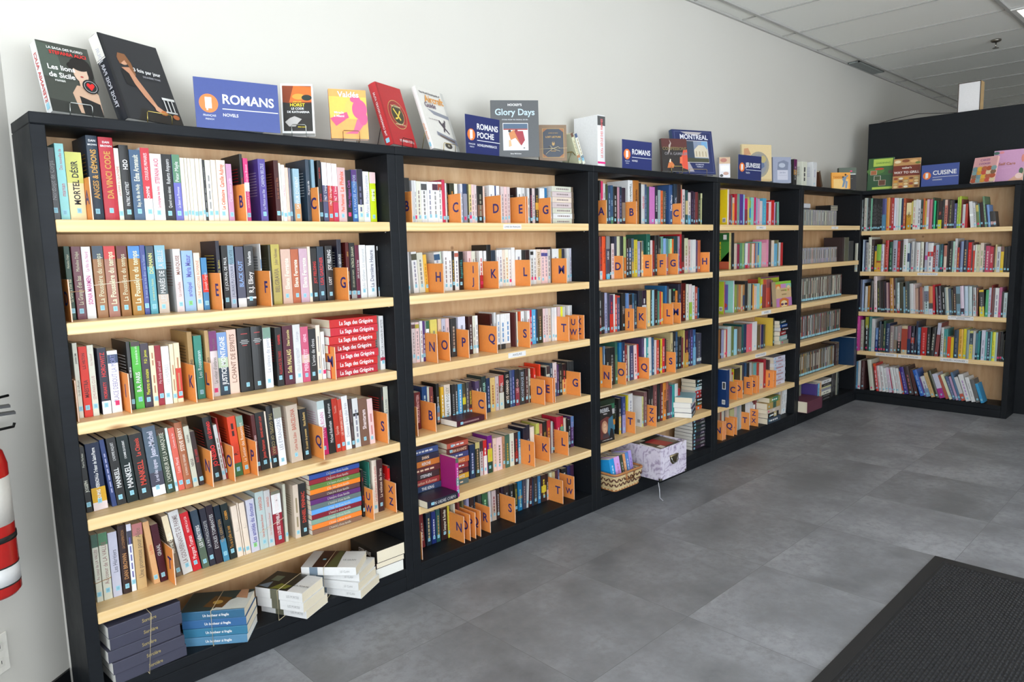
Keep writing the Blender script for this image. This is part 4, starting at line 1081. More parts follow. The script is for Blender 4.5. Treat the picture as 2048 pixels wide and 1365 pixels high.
34|3157|17|211|0|0|dc3|a83|.....|
34|3176|24|210|0|0|c23|eee|SUE GRAFTON|
34|3201|16|206|0|0|423|a88||
34|3266|23|238|0|0|cb8|655|...|
34|3293|26|234|0|0|222|ccc|...|
34|3324|18|237|0|0|357|9ab|....|
34|3349|37|202|0|0|222|777|...|
34|3388|20|193|0|0|733|999||
34|3410|13|240|0|0|cb6|765||
34|3425|38|231|0|0|523|c84|..|b.6-1:c94
34|3465|16|232|0|0|224|88a|....|
34|3482|35|234|0|0|435|88d|.......|
34|3518|32|232|0|0|358|7bd|...|b.5-1:7ac
34|3566|53|201|0|0|445|888|......|b.8-.9:ccc
35|2742|20|209|0|0|222|ccc|....|b.5-1:ca4
35|2774|31|214|0|0|347|88b|......|b.5-1:99c
35|2822|9|216|0|0|dc2|886|......|b.6-.75:ddd
35|2834|40|221|0|0|ddd|99a|.......|n
35|2965|16|184|0|0|cc8|665|....|L:eee;C
35|2986|31|207|0|0|755|988|.....|
35|3032|14|218|0|0|322|bbb|...|
35|3049|29|232|0|0|222|cba|SELFISH|
35|3084|36|234|0|0|744|a77|......|
35|3125|28|232|0|0|222|999||
35|3158|23|235|0|0|622|ddd|.....|
35|3184|33|234|0|0|d83|622|JAMES TWINER|
35|3219|24|237|0|0|a65|544|......|b.5-1:433
35|3245|15|211|0|0|745|999||
35|3262|20|200|0|0|546|a77||
35|3284|28|208|0|0|399|acc||
35|3314|19|208|0|0|ddd|999||
35|3336|12|207|0|0|ccc|999||
35|3351|23|174|0|0|a33|999||
41|3934|19|235|0|0|edc|999||n;L:fd2;C
41|3957|26|205|0|0|834|a56||
41|3984|13|198|0|0|566|999||
41|4000|25|184|0|0|dba|da4||b.2-1:e94
41|4028|34|209|0|0|b23|c45||
41|4065|31|211|0|0|798|9ba||
41|4099|47|210|0|0|538|759||
41|4149|18|208|0|0|8bd|7ab||
41|4168|39|183|0|0|c26|a35||b.4-1:834
41|4208|24|194|0|0|cb6|a99||
41|4233|21|171|0|0|9a4|c62||b.3-.7:38b
41|4256|41|192|0|0|8cb|7bb||
41|4299|30|195|0|0|c26|d45||
41|4331|19|192|0|0|89b|aab||
41|4352|32|186|0|0|c9b|a78||p
41|4387|35|172|0|0|dcc|ccb||
41|4431|50|192|0|0|5ac|7cc|....|
41|4489|30|161|0|0|b33|a22||
41|4522|35|169|0|0|ecc|eee||p
41|4559|46|182|0|0|c22|d43||
41|4607|15|164|0|0|b9c|a8a||
41|4628|17|164|0|0|443|888||p
41|4660|28|172|-3|0|7a9|9bb||
42|3965|25|247|0|0|cb7|998|DINOSAURIUM|n;L:263;D
42|3993|38|247|0|0|222|444||
42|4036|33|175|0|0|cba|998||
42|4072|34|169|0|0|824|b36||
42|4111|30|177|0|0|586|9c6||
42|4144|29|176|0|0|8a6|cb5||
42|4176|8|174|0|0|467|899||
42|4185|36|174|0|0|ddd|a24||b.85-1:b13
42|4223|28|175|0|0|b67|933||
42|4253|25|173|0|0|885|aa7||
42|4282|29|169|0|0|ecb|988||
42|4313|17|174|0|0|b64|9bb||
42|4332|14|174|0|0|37a|a64||
42|4349|12|174|0|0|ba8|a66||
42|4364|23|175|0|0|37a|9bb||b.5-.8:ba7
42|4389|32|183|0|0|8cb|9dc||
42|4430|34|174|0|0|d9a|eab||
42|4465|30|174|0|0|d9a|eab||
42|4497|32|196|0|0|d8a|eab||p
42|4533|38|194|0|0|433|776||
42|4576|40|190|0|0|dcb|eed||
42|4619|47|166|0|0|6ac|59b||
42|4671|16|191|0|0|775|664||
42|4691|27|173|0|0|ccc|ddd||
42|4722|38|172|0|0|b33|844||
43|3906|12|220|0|0|a56|834||n;L:bc3;C
43|4029|13|220|0|0|ccd|66c||n;L:9dc;J
43|4047|28|193|0|0|894|6a4||
43|4080|20|191|0|0|875|543||
43|4103|30|190|0|0|b74|853||
43|4137|21|185|0|0|ba8|c35||p
43|4160|26|187|0|0|a74|335||b.4-.8:346
43|4191|38|210|0|0|222|333||
43|4232|18|190|0|0|998|777||
43|4251|28|189|0|0|9a9|777||
43|4281|19|186|0|0|334|777||
43|4304|20|179|0|0|d93|b72||
43|4326|35|167|0|0|dba|caa||
43|4362|44|182|0|0|9cc|dcb||
43|4408|15|167|0|0|cb6|ca5||
43|4424|21|173|0|0|dc2|cb2||b0-.5:acd
43|4454|51|170|0|0|833|733||
43|4508|70|206|0|0|c54|a33||b0-.3:955
43|4582|28|195|0|0|867|a98||
43|4613|42|180|0|0|886|775||
44|3831|30|198|0|0|963|b84||
44|3863|13|199|0|0|322|444||
44|3878|31|195|0|0|99b|778||
44|3916|21|190|0|0|dcb|b54||p
44|3938|16|192|0|0|b33|a99||p
44|3959|48|208|0|0|bcc|89a||
44|4010|34|204|0|0|674|9b5||
44|4047|42|181|0|0|9cd|8bc||
44|4096|21|193|0|0|654|987||
44|4117.5|32.5|190|0|0|765|986||
44|4155|26|204|0|0|155|388||
44|4184|37|205|0|0|235|466||
44|4228|76|199|0|0|d67|a46||
44|4308|69|208|0|0|ddd|99a||
44|4387|42|179|0|0|653|a84||
44|4432|7|180|0|0|b88|999||
44|4442|35|177|0|0|225|336||
44|4480|26|174|0|0|553|876||
44|4628|21|210|0|0|332|cc8|....|L:ec5
45|3953|11|193|0|0|223|445||
45|3996|24|212|0|0|cba|998||
45|4021|22|183|0|0|ba9|999||b0-.1:c32
45|4047|7|201|0|0|dc2|999||
45|4070|69|201|0|0|332|443||
45|4145|22|214|0|0|cb8|998||
45|4171|25|221|0|0|334|445||
45|4213|20|224|0|0|357|468||
45|4238|34|218|0|0|222|444||
45|4290|16|216|0|0|bbb|889||
45|4315|18|206|0|0|998|999||
45|4335|45|205|0|0|6aa|dc7||b.5-1:dc8
45|4384|34|200|0|0|b43|733||
45|4429|57|191|0|0|dcb|998||
45|4491|35|214|0|0|a23|822||
45|4573|22|200|0|0|544|766||
46|3827|10|183|0|0|cba|777||
46|3847|23|181|0|0|987|a99||
46|3873|18|175|0|0|843|734||
46|3896|30|179|0|0|ccb|999||
46|3929|7|175|0|0|335|999||
46|3957|36|177|0|0|cba|999||
46|4008|57|167|0|0|bb8|999||
46|4069|33|176|0|0|cbb|999||
46|4109|31|172|0|0|9aa|888||
46|4144|24|177|0|0|bbb|999||
46|4182|39|173|0|0|332|222||
46|4226|35|177|0|0|ddd|999||
46|4262|35|178|0|0|ddd|999||
46|4305|21|174|0|0|ddd|999||
46|4328|13|161|0|0|ccc|999||
46|4344|27|143|0|0|eee|999||
46|4378|19|170|0|0|844|999||
46|4401|30|169|0|0|bba|886||
61|-29|23|267|0|0|bcc|999|......|
61|-5|12|273|0|0|333|aaa|...|
61|10|20|283|0|0|ccb|b99|.....|p
61|30.5|7.5|280|0|0|abb|889||
61|39|13|281|0|0|333|777|...|
61|53|9|277|0|0|333|999|..|p
61|62.5|12.5|276|0|0|7b9|aca||
61|76|11|273|0|0|222|666|.....|
61|88|10|272|0|0|222|666|.....|
61|98.5|9.5|272|0|0|222|666|.....|
61|109|10|271|0|0|222|666|.....|
61|120|10|270|0|0|222|666|.....|
61|130.5|10.5|270|0|0|222|666|.....|
61|142|13|269|0|0|222|666|.....|
61|156|32|267|0|0|558|99c||b.5-1:58a
61|189|26|274|0|0|d94|c73||p
61|216|14|271|0|0|a43|d76||
61|231|16|270|0|0|b33|edd|......|p
61|249|16|267|0|0|dde|999||p
61|266|17|266|0|0|ddd|999||
61|283.5|20.5|263|0|0|cdc|bbb||
61|306|14|258|0|0|235|447||p
61|320.5|17.5|259|0|0|b53|da7|.....|
61|345|37|221|0|0|c93|322|CHILI|b.0-.45:eda
61|382.5|11.5|231|0|0|cb6|333||b.8-1:333
61|395|20|239|0|0|ddc|c88|...|p
61|415.5|15.5|245|0|0|ddd|c99||p
61|432|19|239|0|0|ddd|556|....|
61|453|16|236|0|0|344|bbb|...|
61|470|12|249|0|0|c63|a42||
61|484|12|230|0|0|ca4|985||
61|497|17|240|0|0|dbc|eee||b.6-1:ddd
61|515|23|237|0|0|b67|d99||
61|540|8|251|0|0|243|465||
61|550|11|226|0|0|3c8|6fb||
61|570|10|225|0|0|343|565||
61|581|27|220|0|0|322|c65|TIKI|b.68-1:cc2
61|609|16|233|0|0|333|566|.....|
61|627|20|228|0|0|c76|433|......|b0-.2:dba
61|648|12|230|0|0|422|977||
61|662|14|222|0|0|443|ba7|.....|
61|676.5|8.5|223|0|0|433|766||
61|686|9|224|0|0|222|555||
61|695.5|17.5|196|0|0|558|aad|.....|
61|715|12|243|0|0|9b4|cd8|.....|
61|728|14|249|0|0|bc4|9b3|.....|
61|743|10|224|0|0|733|eee||
61|754|18|184|0|0|ccc|999||p
61|773|15|188|0|0|b43|c84||b.6-1:b33
61|813|23.9|204|-6|0|ddd|bdd||b.48-.56:fff
61|838|16.9|193|-6|0|ccc|888|.......|
61|858|17.9|174|-6|0|785|ccb||p;b0-.3:cb6
61|876.5|5.5|184|-6|0|599|688||
61|884|14.9|191|-6|0|322|544||
61|900|8|197|-6|0|322|444||
61|911|12.9|238|-7|0|686|9b9|......|
61|926|6|176|-7|0|224|446||
61|934|14.9|171|-7|0|79c|bce||
61|952|13.9|119|-8|0|333|888||b.65-.85:caa
61|967|19.8|118|-8|0|444|999||b.65-.85:caa
62|-34|24|246|0|-60|bba|998||L:ccb
62|9|13|274|0|0|bcd|89a||
62|25|7|264|0|0|346|668||
62|33|21|251|0|0|999|666|......|p
62|55|25|295|0|0|ddc|999|....|
62|83|18|276|0|0|433|ccb|.......|p
62|108|16|219|0|0|da3|b93||b-.2-0:346
62|125|35|232|0|0|8b4|bc6||b.6-.67:a53;b.67-1:da4;p
62|161|21|233|0|0|ccd|999|....|
62|183|9|227|0|0|b76|ddd||
62|193|26|265|0|0|b33|d87|.......|
62|224|27|252|0|0|143|697|.. .|
62|253|34|264|0|0|aab|544|.......|p
62|289|19|254|0|0|b33|d77|....|
62|311|19|250|0|0|433|867||
62|332|34|273|0|0|ddd|8a6|.........|
62|366.5|17.5|238|0|0|cdd|99a||b.35-.65:346
62|386|7|237|0|0|346|89a||
62|394|24|250|0|0|bbb|999|....|p
62|420|11|247|0|0|999|444||
62|432|30|241|0|0|ddd|c99|.......|
62|466|22|244|0|0|ddc|a99|.....|
62|490|9|242|0|0|433|b76||
62|500|18|243|0|0|bbc|a6a||b.45-.6:b59
62|520|39|234|0|0|ddd|889|...|b.3-.46:c33
62|560|17|210|0|0|933|caa|......|
62|578|22|219|0|0|abc|a33|......|
62|601|11|222|0|0|466|355||
62|614|15|225|0|0|356|7ba|.....|b.4-.9:499;p
62|631|6|225|0|0|222|555||
62|638|20|214|0|0|dcb|b77||b0-.42:b76;p
62|660|11|245|0|0|322|644||
62|672|27|248|0|0|222|998|......|
62|700|13|244|0|0|acb|9cb||
62|714|16|266|0|0|ccc|b99|....|
62|732|15|195|0|0|a33|da4|....|
62|748|8|239|0|0|435|778||
62|757|17|243|0|0|89b|bcd||
62|775|29|251|0|0|334|b96|......|
62|806|24|233|0|0|c22|e66|.......|
62|830.5|9.5|231|0|0|644|855||
62|841|12|211|0|0|c43|999||b0-.2:ccc
62|855|11|215|0|0|ddc|998||
62|867|21|214|0|0|cca|a98|....|
62|889|24|227|0|0|dcb|9a7|..|
62|914|11|218|0|0|655|ddd|......|
62|926|28|203|0|0|b46|dbb|......|
62|955|23|195|0|0|b34|ecc|EATING PIE|
62|979|10|193|0|0|643|966||
62|990|10|212|0|0|cb8|a76||
62|1001|24|196|0|0|ccc|778|..|
62|1026|20|197|0|0|db3|322||b-0.0-.25:755
62|1048|19|195|0|0|222|444||
62|1069|19|198|0|0|222|333||
63|-34|14|303|0|-20|cdc|bbb||p
63|-19.5|7.5|249|0|0|886|776||
63|-10|23|280|0|0|223|446||
63|16|17|278|0|0|9ac|88a||
63|34|6|250|0|0|222|444||
63|42|21|221|0|0|ccc|eee||
63|65|18|227|0|0|a73|765||
63|85|22|272|0|0|444|777||p
63|119|27|310|-2|0|dcc|cba|......|p
63|150|21|271|-3|0|332|884|....|
63|173|6|271|-3|0|433|665||
63|181|14|268|-3|0|222|444||
63|196|13|268|-3|0|322|555||
63|211|12|268|-3|0|323|556||
63|224|15|257|-3|0|b99|a88||
63|240|11|254|-3|0|634|856||
63|252|29|296|-3|0|b84|dbb|......|
63|282|13|297|-3|0|533|ccc|..|
63|295.5|9.5|296|-3|0|566|89a||
63|307|21|258|-3|0|abb|cdd|.....|b.7-.86:ccc;b.86-1:a33
63|329|14|255|-3|0|443|665||
63|344|12|256|-3|0|443|887||
63|357|14|224|-3|0|79a|89b||
63|373|16|269|-3|0|555|cc8|......|
63|389.5|14.5|268|-3|0|455|667||
63|406|29|250|-3|0|ccc|ddd||
63|436|12|246|-3|0|dcc|cbb||
63|449|22|214|-3|0|b98|cba||
63|473|9|210|-3|0|644|755||
63|483|20|225|-3|0|a65|855||
63|504|11|222|-3|0|988|baa||
63|516|33|233|-3|0|bcc|566|......|b.18-.55:778
63|550|29|232|-3|0|c85|999||b.6-.8:555;b.8-1:ccd
63|580|14|244|-3|0|c23|d78||
63|607|13|228|-5|0|777|9ab||
63|621|23.9|235|-5|0|323|99a|....|
63|646|6|232|-5|0|222|933||
63|653|17.9|232|-5|0|222|ccc|...|
63|673|6|225|-5|0|9aa|bcc||
63|681|16.9|227|-5|0|ccb|ba9||
63|699|17.9|215|-5|0|567|89a||
63|718|9|208|-4|0|554|887||
63|730|20|235|-4|0|433|ca8|.......|
63|751|27.9|234|-4|0|79a|455||b.25-.6:566
63|780|24.9|238|-4|0|dcd|ccc||b.75-.95:434
63|806|25|237|-3|0|bcd|abc||
63|833|25|236|-3|0|bcc|abb||
63|864|23|229|-3|0|aaa|966|....|b.45-.65:9aa;b.65-1:ccc
63|889|6|226|-2|0|a76|988||p
63|910|31.9|210|-4|0|444|999|......|b0-.08:db3;b.62-1:dc4
63|944|19|212|0|0|5a7|8b9||
63|964|16|229|0|0|ccd|99b|....|
63|981|6|249|0|0|822|633||
63|988|14|228|0|0|755|966||
63|1005|26|227|0|0|ddd|99a|...|
63|1032|18|233|0|0|b68|cba||p
63|1051|12|199|0|0|333|555||
63|1064|24|193|0|0|bcc|999|...|
64|-14|30|307|0|-30|b38|d6a|......|
64|16.5|25.5|273|0|0|998|bba|.....|
64|55|27|300|0|0|222|cdd|....|b0-.32:993;p
64|87|21|304|0|0|588|699|...|
64|109|26|286|0|0|ccc|bbb|.....|
64|141|20|209|0|0|68b|9bd|..|b.5-1:237;p
64|164|21|268|0|0|234|a98|.....|p
64|185.5|15.5|242|0|0|444|777||p
64|205|17|274|0|0|354|ba7|...|p
64|225|30|252|0|0|235|bcd|A Death in the Family|
64|258|31|232|0|0|988|bba|......|
64|290|25|231|0|0|888|aaa||b.5-1:876
64|316|32|237|0|0|988|c99|.....|b.55-1:222
64|350|45|239|0|0|cb9|a33||b.1-.85:a43
64|396|26|240|0|0|735|c67||b.45-1:235
64|424|26|241|0|0|223|889|....|b.4-.6:b43
64|451|16|284|2|0|334|778||
64|475.1|20.9|233|0|0|357|8ac|...|b0-.55:58a
64|500|42|235|0|0|b22|d77|.......|
64|545|24|239|0|0|333|999|.....|
64|570|29|240|3|0|333|bba|......|
64|603|25.9|279|4|0|844|966||b0-.35:bbc
64|646|21|243|0|0|ccc|776|.......|
64|669|17|231|0|0|499|bb6|...|b.35-1:997
64|687|8|235|0|0|599|698||
64|695.5|24.5|170|0|0|d42|e85||
64|721|20|168|0|0|db2|eca||
64|742|31|228|0|0|345|667|...|
64|775|31|238|0|0|da4|b83|....|
64|808|20|241|0|0|dc3|cb3|....|
64|829|21|234|0|0|899|aab||
64|851|23|228|0|0|345|899|.....|b0-.08:cc7;b.48-1:dc5
64|875|17|228|0|0|bbb|ccc||
64|893|15|213|0|0|478|699||b.75-1:234
64|909|14|230|0|0|388|6aa||b.75-1:277
64|932|26|239|0|0|ccd|99a|.|
64|959|13|228|0|0|6aa|8bb||
64|973|18|229|0|0|345|bcd|......|
64|992|11|230|0|0|7ba|9cb||
64|1005|21|228|0|0|dd4|bb3|...|
64|1026.5|14.5|227|0|0|abb|ccc||
64|1042|16|234|0|0|433|766||p
64|1060|13|235|0|0|333|777||p
64|1074|8|215|0|0|222|444||
64|1082.5|5.5|167|0|0|332|a83||
65|-18|23|248|0|0|58a|79a|.....|
65|7|21|255|0|0|ccc|ddd||p
65|33|27|257|0|0|533|766|....|
65|113|32.8|272|-7|0|ccb|bba||p
65|164|21.8|242|-8|0|c33|edd|....|b0-.1:d52
65|188|22.8|225|-8|0|dcc|caa|...|
65|214|29.6|224|-9|0|ddd|baa|...|
65|246|20.7|212|-9|0|ddd|bbb|...|
65|271|24.6|219|-10|0|dcd|bbb|..|
65|299|6.9|206|-11|0|b35|d67||
65|307|23.6|223|-11|0|ddd|ccc|...|
65|334|17.7|221|-11|0|ddd|caa|..|
65|354|21.6|220|-11|0|ddd|ccc|..|
65|379|10.8|196|-12|0|c53|d86||
65|393|32.2|234|-13|0|438|88b|......|
65|429|38|243|-13|0|433|a66|....|
65|475|23.3|219|-14|0|533|755||
65|515|31.4|225|-18|0|36b|8ad|...|
65|549|11.4|167|-18|0|648|99b||
65|564|31.2|175|-19|0|ccc|88a|...|b.6-1:79b
65|599|29.3|209|-19|0|ca7|b96|....|
65|633|24.6|231|-19|0|443|554||
65|662|39.7|207|-19|0|ccd|99a||b.6-1:a38
65|707|20.7|201|-20|0|a54|855||
65|733|20.5|212|-21|0|ddb|ccb||
65|757|21.6|198|-20|0|568|99b|......|
65|781|16.1|199|-19|0|b9b|a99||
65|800|16.2|236|-18|0|579|8ab||
65|820|26.5|197|-19|0|ccc|99a||b.7-1:b54
65|851|35.2|222|-18|0|ddd|b9c|.....|
65|890|27.7|203|-17|0|ddd|bbb|.|
65|921|26|188|-16|0|666|888||
65|954|20|159|-18|0|39c|6be||"""
CARDS = """1 1 141 A
1 1 610 B
1 1 885 C
1 2 59 D
1 2 504 E
1 2 678 F
1 2 990 G
1 3 49 H
1 3 194 I
1 3 394 K
1 3 448 L
1 3 915 M
1 4 425 N
1 4 500 O
1 4 583 P
1 4 845 Q
1 4 1136 S
1 5 277 T
1 5 1050 U,W
1 5 1160 X,Z
2 1 1305 B
2 1 1565 C
2 1 1804 D
2 1 1964 E
2 1 1977 F
2 1 2138 G
2 2 1455 H
2 2 1655 I,J
2 2 1777 K
2 2 1985 L
2 2 2247 M
2 3 1406 N
2 3 1475 O
2 3 1584 P
2 3 1756 Q
2 3 1974 S
2 3 2257 T
2 3 2331 U,W
2 3 2377 X,Z
2 4 1286 A
2 4 1383 B
2 4 1676 C
2 4 2068 D
2 4 2128 E
2 4 2144 F
2 4 2341 G
2 5 1460 H
2 5 1987 I,J
2 5 2096 K
2 5 2238 L
2 6 1281 M
2 6 1519 N
2 6 1554 O
2 6 1587 P
2 6 1618 Q
2 6 1679 R
2 6 1843 S
2 6 2190 T
2 6 2279 U,W
3 1 2571 A
3 1 2837 B
3 1 3283 C
3 2 2712 D
3 2 2985 E
3 2 3129 F
3 2 3253 G
3 2 3612 H
3 3 2809 I,J
3 3 2928 K
3 3 3202 L
3 3 3285 M
3 4 2604 N
3 4 2735 O
3 4 2956 Q
3 4 3231 S
3 5 2819 T
3 5 3029 Z,X
4 5 3993 C
4 5 4067 D
4 5 4210 E
4 5 4275 G
4 5 4309 H
4 5 4529 I,J
4 5 4570 K
4 6 3805 N
4 6 3824 O
4 6 3843 P
4 6 3954 Q
4 6 3996 R
4 6 4171 T
4 6 4302 Z,X"""
YO = {(1, 1): .07, (1, 2): .095, (1, 3): .07, (1, 4): .07, (1, 5): .08, (2, 1): .10, (2, 2): .12, (2, 3): .10, (2, 4): .115, (2, 5): .115, (2, 6): .12}
Z6 = [1.493, 1.1445, .794, .448, .10]; ZS_ = SZ+[.10]
cards = {}
for ln in CARDS.split('\n'):
    b, r, x, l = ln.split(); cards.setdefault((int(b), int(r)), []).append((float(x)/1000, l))
rows = {}
for ln in BOOKS.split('\n'):
    f = ln.split('|'); rows.setdefault((int(f[0][0]), int(f[0][1])), []).append(f)
for key in sorted(rows):
    b, r = key; cnt = {}; prev = None; cs = sorted(cards.get(key, []))
    case = CASES[b]; shelf = SHELF[r] if not (b == 6 and r == 5) else 'bottom'
    for i, f in enumerate(rows[key]):
        p, t, h, lean, off = float(f[1])/1000, float(f[2])/1000, float(f[3])/1000, float(f[4]), float(f[5])/1000
        c, tc, text, opts = f[6], f[7], f[8], f[9]
        gap = 0 if prev is None else p-prev
        if prev is None and b == 3 and r == 5 or prev is None and b == 4: gap = .1
        prev = p+t
        kind, word = KIND.get(b) or (('childrens_book', "children's book") if r < 4 else ('paperback_book', 'paperback'))
        if b < 6:
            Y = YO.get(key, .078 if b == 3 else .08); d = min(.152 if h > .2 else .135 if b == 1 else .108, D-.012-Y)
            loc = (p, Y, ZS_[r-1]+.0003)
        else: d = min(max(h*.72, .1), .205); loc = None
        res = 2 if b == 1 else 1
        o = make_book(kind, t, h, d, c, tc, text, opts, parts=b <= 2, gap=gap, res=res, seed=b*1000+r*100+i)
        if b < 6:
            if lean < 0: place(o, loc, 0, tilt=lean)
            elif lean > 0: o.matrix_world = Matrix.Translation(Vector(loc)+Vector((t, 0, 0))) @ Matrix.Rotation(R(lean), 4, 'Y') @ Matrix.Translation((-t, 0, 0))
            else: place(o, loc)
        else:
            M = Matrix.Translation((6.098+off, -p, Z6[r-1]+.0003)) @ Matrix.Rotation(R(-90), 4, 'Z')
            if lean < 0: M = M @ Matrix.Rotation(R(lean), 4, 'Y')
            elif lean > 0: M = M @ Matrix.Translation((t, 0, 0)) @ Matrix.Rotation(R(lean), 4, 'Y') @ Matrix.Translation((-t, 0, 0))
            o.matrix_world = M
        # label: colour, lettering, how many-th of that look past which card
        bk = [l for x, l in cs if x < p]; anchor = bk[-1].replace(',', '-') if bk else None
        look = (cname(c).replace(' ', '-'), cname(tc).replace(' ', '-') if text else None, anchor); cnt[look] = cnt.get(look, 0)+1; n = cnt[look]
        lt = ' with %s lettering' % look[1] if look[1] else ' with bare spine' if not text else ''
        if look[1] is None: lt = ' with bare spine'
        wh = 'past the %s card' % anchor if anchor else ('from the corner' if b == 6 else 'before any card' if cs else 'along')
        tag(o, '%s %s %s%s %s, %s, %s' % (ordw(n), look[0], word, lt, wh, shelf, case), 'book', '%ss on the %s of the %s' % (word, SHELF[r] if r < 6 else 'bottom', case))
# ---------------------------------------------------------------- orange letter cards
ORG = lambda: paint('ffa050', .55)
def card(x, y, z, letters, where):
    o = empty('letter_card', (x, y, z)); m = MB(); m.box((-.0013, 0, 0), (.0013, .125, .125), paint('f4dcc8', .6)); m.build('foam_core', o)
    m = MB(); m.box((-.0018, .0002, .0002), (-.0013, .1248, .1248), ORG()); m.box((.0013, .0002, .0002), (.0018, .1248, .1248), ORG()); m.build('orange_face', o)
    m = MB(); INK = paint('33307c', .5); ls = letters.split(','); n = len(ls)
    sz = .058 if n == 1 else .045
    for q, l in enumerate(ls):
        wt = text_w(l, True, 3)*sz; zb = (.048 if n == 1 else .076-.052*q)
        put_text(m, l, lambda u, v: (-.0020, .034+wt/2-u, zb+v), sz, INK, True, 3)
    m.build('letter', o)
    tag(o, 'orange card lettered %s on the %s of the %s' % (letters.replace(',', ' and '), where[0], where[1]), 'letter card', 'orange alphabet cards between the books')
for (b, r), L in sorted(cards.items()):
    for x, l in L: card(x, .02, ZS_[r-1]+.0003, l, (SHELF[r], CASES[b]))
# ---------------------------------------------------------------- books lying in stacks
def stack(kind, x0, x1, y, z0, n, th, cols, label, group, depth=.14, rz=0, jig=.004, text='', tc='eee', seed=1, parts=True, stick=None, wp=None, hard=None, wp_white=False, opts='', res=1, ks=None, lay=None):
    rnd = random.Random(seed); z = z0
    for i in range(n):
        tt = th if not isinstance(th, (list, tuple)) else th[i]; c = cols[i % len(cols)]
        tx = text[i % len(text)] if isinstance(text, (list, tuple)) else text
        tcc = tc[i % len(tc)] if isinstance(tc, (list, tuple)) else tc
        o = make_book(kind, tt, x1-x0, depth, c, tcc, tx, opts, parts=parts, res=res, hard=hard, stick=stick, seed=seed*50+i, wp=PW() if wp_white else None, ks=ks)
        if lay: xr, yr, ya = lay[i]; px_, py_ = xr-(x1-x0)*math.cos(R(ya)), yr-(x1-x0)*math.sin(R(ya))
        else: px_, py_, ya = x0+rnd.uniform(-jig, jig), y+rnd.uniform(-jig, jig)*.7, rz
        M = Matrix.Translation((px_, py_, z)) @ Matrix.Rotation(R(ya), 4, 'Z') @ Matrix.Translation((0, 0, tt)) @ Matrix.Rotation(R(90), 4, 'Y')
        o.matrix_world = M; z += tt+.0006
        pos = 'bottom book' if i == 0 else 'top book' if i == n-1 else ordw(i+1)+' book up'
        tag(o, label % pos, 'book', group)
    return z
def band(pts, label, col='e0cfa8', r=.0012):
    m = MB(); m.tube(pts, r, paint(col, .7), 6, True); tag(m.build('rubber_band'), label, 'rubber band', 'rubber bands and strings round bundled books')
stack('novel', .912, 1.125, .05, .9455, 7, .0318, ['b23', 'c22', 'c23', 'b22', 'c22', 'c23', 'c22'], '%s of the red seven-book stack, third shelf, nearest bookcase', 'red saga volumes stacked flat', .14, jig=.006, text='La Saga des Grégoire', tc='eee', seed=3, stick='', res=2)
stack('novel', .797, 1.018, .06, .3485, 12, .0192, ['865', 'f83', '8a9', '823', '6ae', '677', '637', '644', 'f82', '684', '923', '35a'], '%s of the string-tied rainbow stack, fifth shelf, nearest bookcase', 'rainbow series stacked flat under a string', .14, jig=.002, text="L'histoire d'une famille", tc='ddc', seed=4, stick='', res=2)
band([(.905, .058, .349), (.905, .205, .349), (.885, .205, .583), (.885, .058, .583)], 'white string tied round the rainbow stack on the fifth shelf', 'eee8d8')
stack('novel', .064, .284, -.008, .1003, 5, .0385, ['445'], '%s of the slate blue stack, bottom of nearest bookcase', 'slate blue trilogy-style volumes stacked flat', .145, jig=.009, rz=3.5, ks=.3, text='Sorcière/', tc='a96', seed=6, stick='', wp_white=True, res=2)
band([(.165, -.013, .1), (.165, .155, .1), (.185, .155, .296), (.185, -.013, .296)], 'pale rubber band round the slate blue stack, nearest bookcase')
stack('novel', .300, .512, .069, .1003, 4, .0305, ['58a', '379', '369', '368'], '%s of the teal stack, bottom of nearest bookcase', 'teal volumes stacked flat', .14, rz=-38, jig=.004, ks=.3, text='Un bonheur si fragile', tc='eee', seed=7, stick='', res=2)
cs_, sn_ = math.cos(R(-38)), math.sin(R(-38))
def rot2(x, y, X0, Y0, a_): return (X0+x*math.cos(R(a_))-y*math.sin(R(a_)), Y0+x*math.sin(R(a_))+y*math.cos(R(a_)))
def loop(x, dep, X0, Y0, a_, z0, z1): 
    A = rot2(x, -.008, X0, Y0, a_); B = rot2(x, dep+.006, X0, Y0, a_); return [(A[0], A[1], z0), (B[0], B[1], z0), (B[0], B[1], z1), (A[0], A[1], z1)]
band(loop(.1, .14, .300, .069, -38, .1, .2255), 'pale rubber band round the teal stack, nearest bookcase')
stack('novel', .583, .783, .091, .1003, 3, .037, ['eee'], '%s of the smaller white stack, bottom of nearest bookcase', 'white volumes stacked flat', .134, rz=-64, ks=.25, lay=[(.684, -.072, -64), (.665, -.09, -63), (.664, -.088, -62)], text='/LES PORTES', tc='bbb', seed=8, stick='', wp_white=False, opts='b.5-.68:665', res=2)
band(loop(.1, .134, .5701, .0886, -62, .1, .2145), 'beige rubber band round the smaller white stack, nearest bookcase')
stack('novel', .811, 1.025, .098, .1003, 4, .033, ['eee'], '%s of the taller white stack, bottom of nearest bookcase', 'white volumes stacked flat', .148, rz=-62, ks=.25, lay=[(.905, -.086, -62), (.897, -.086, -60), (.906, -.080, -57), (.889, -.088, -48)], text='/LE CLAN', tc='bbb', seed=9, stick='', opts='b.7-.85:789', res=2)
band(loop(.09, .148, .7458, .0711, -48, .1, .2355), 'beige rubber band round the taller white stack, nearest bookcase')
z = .1003
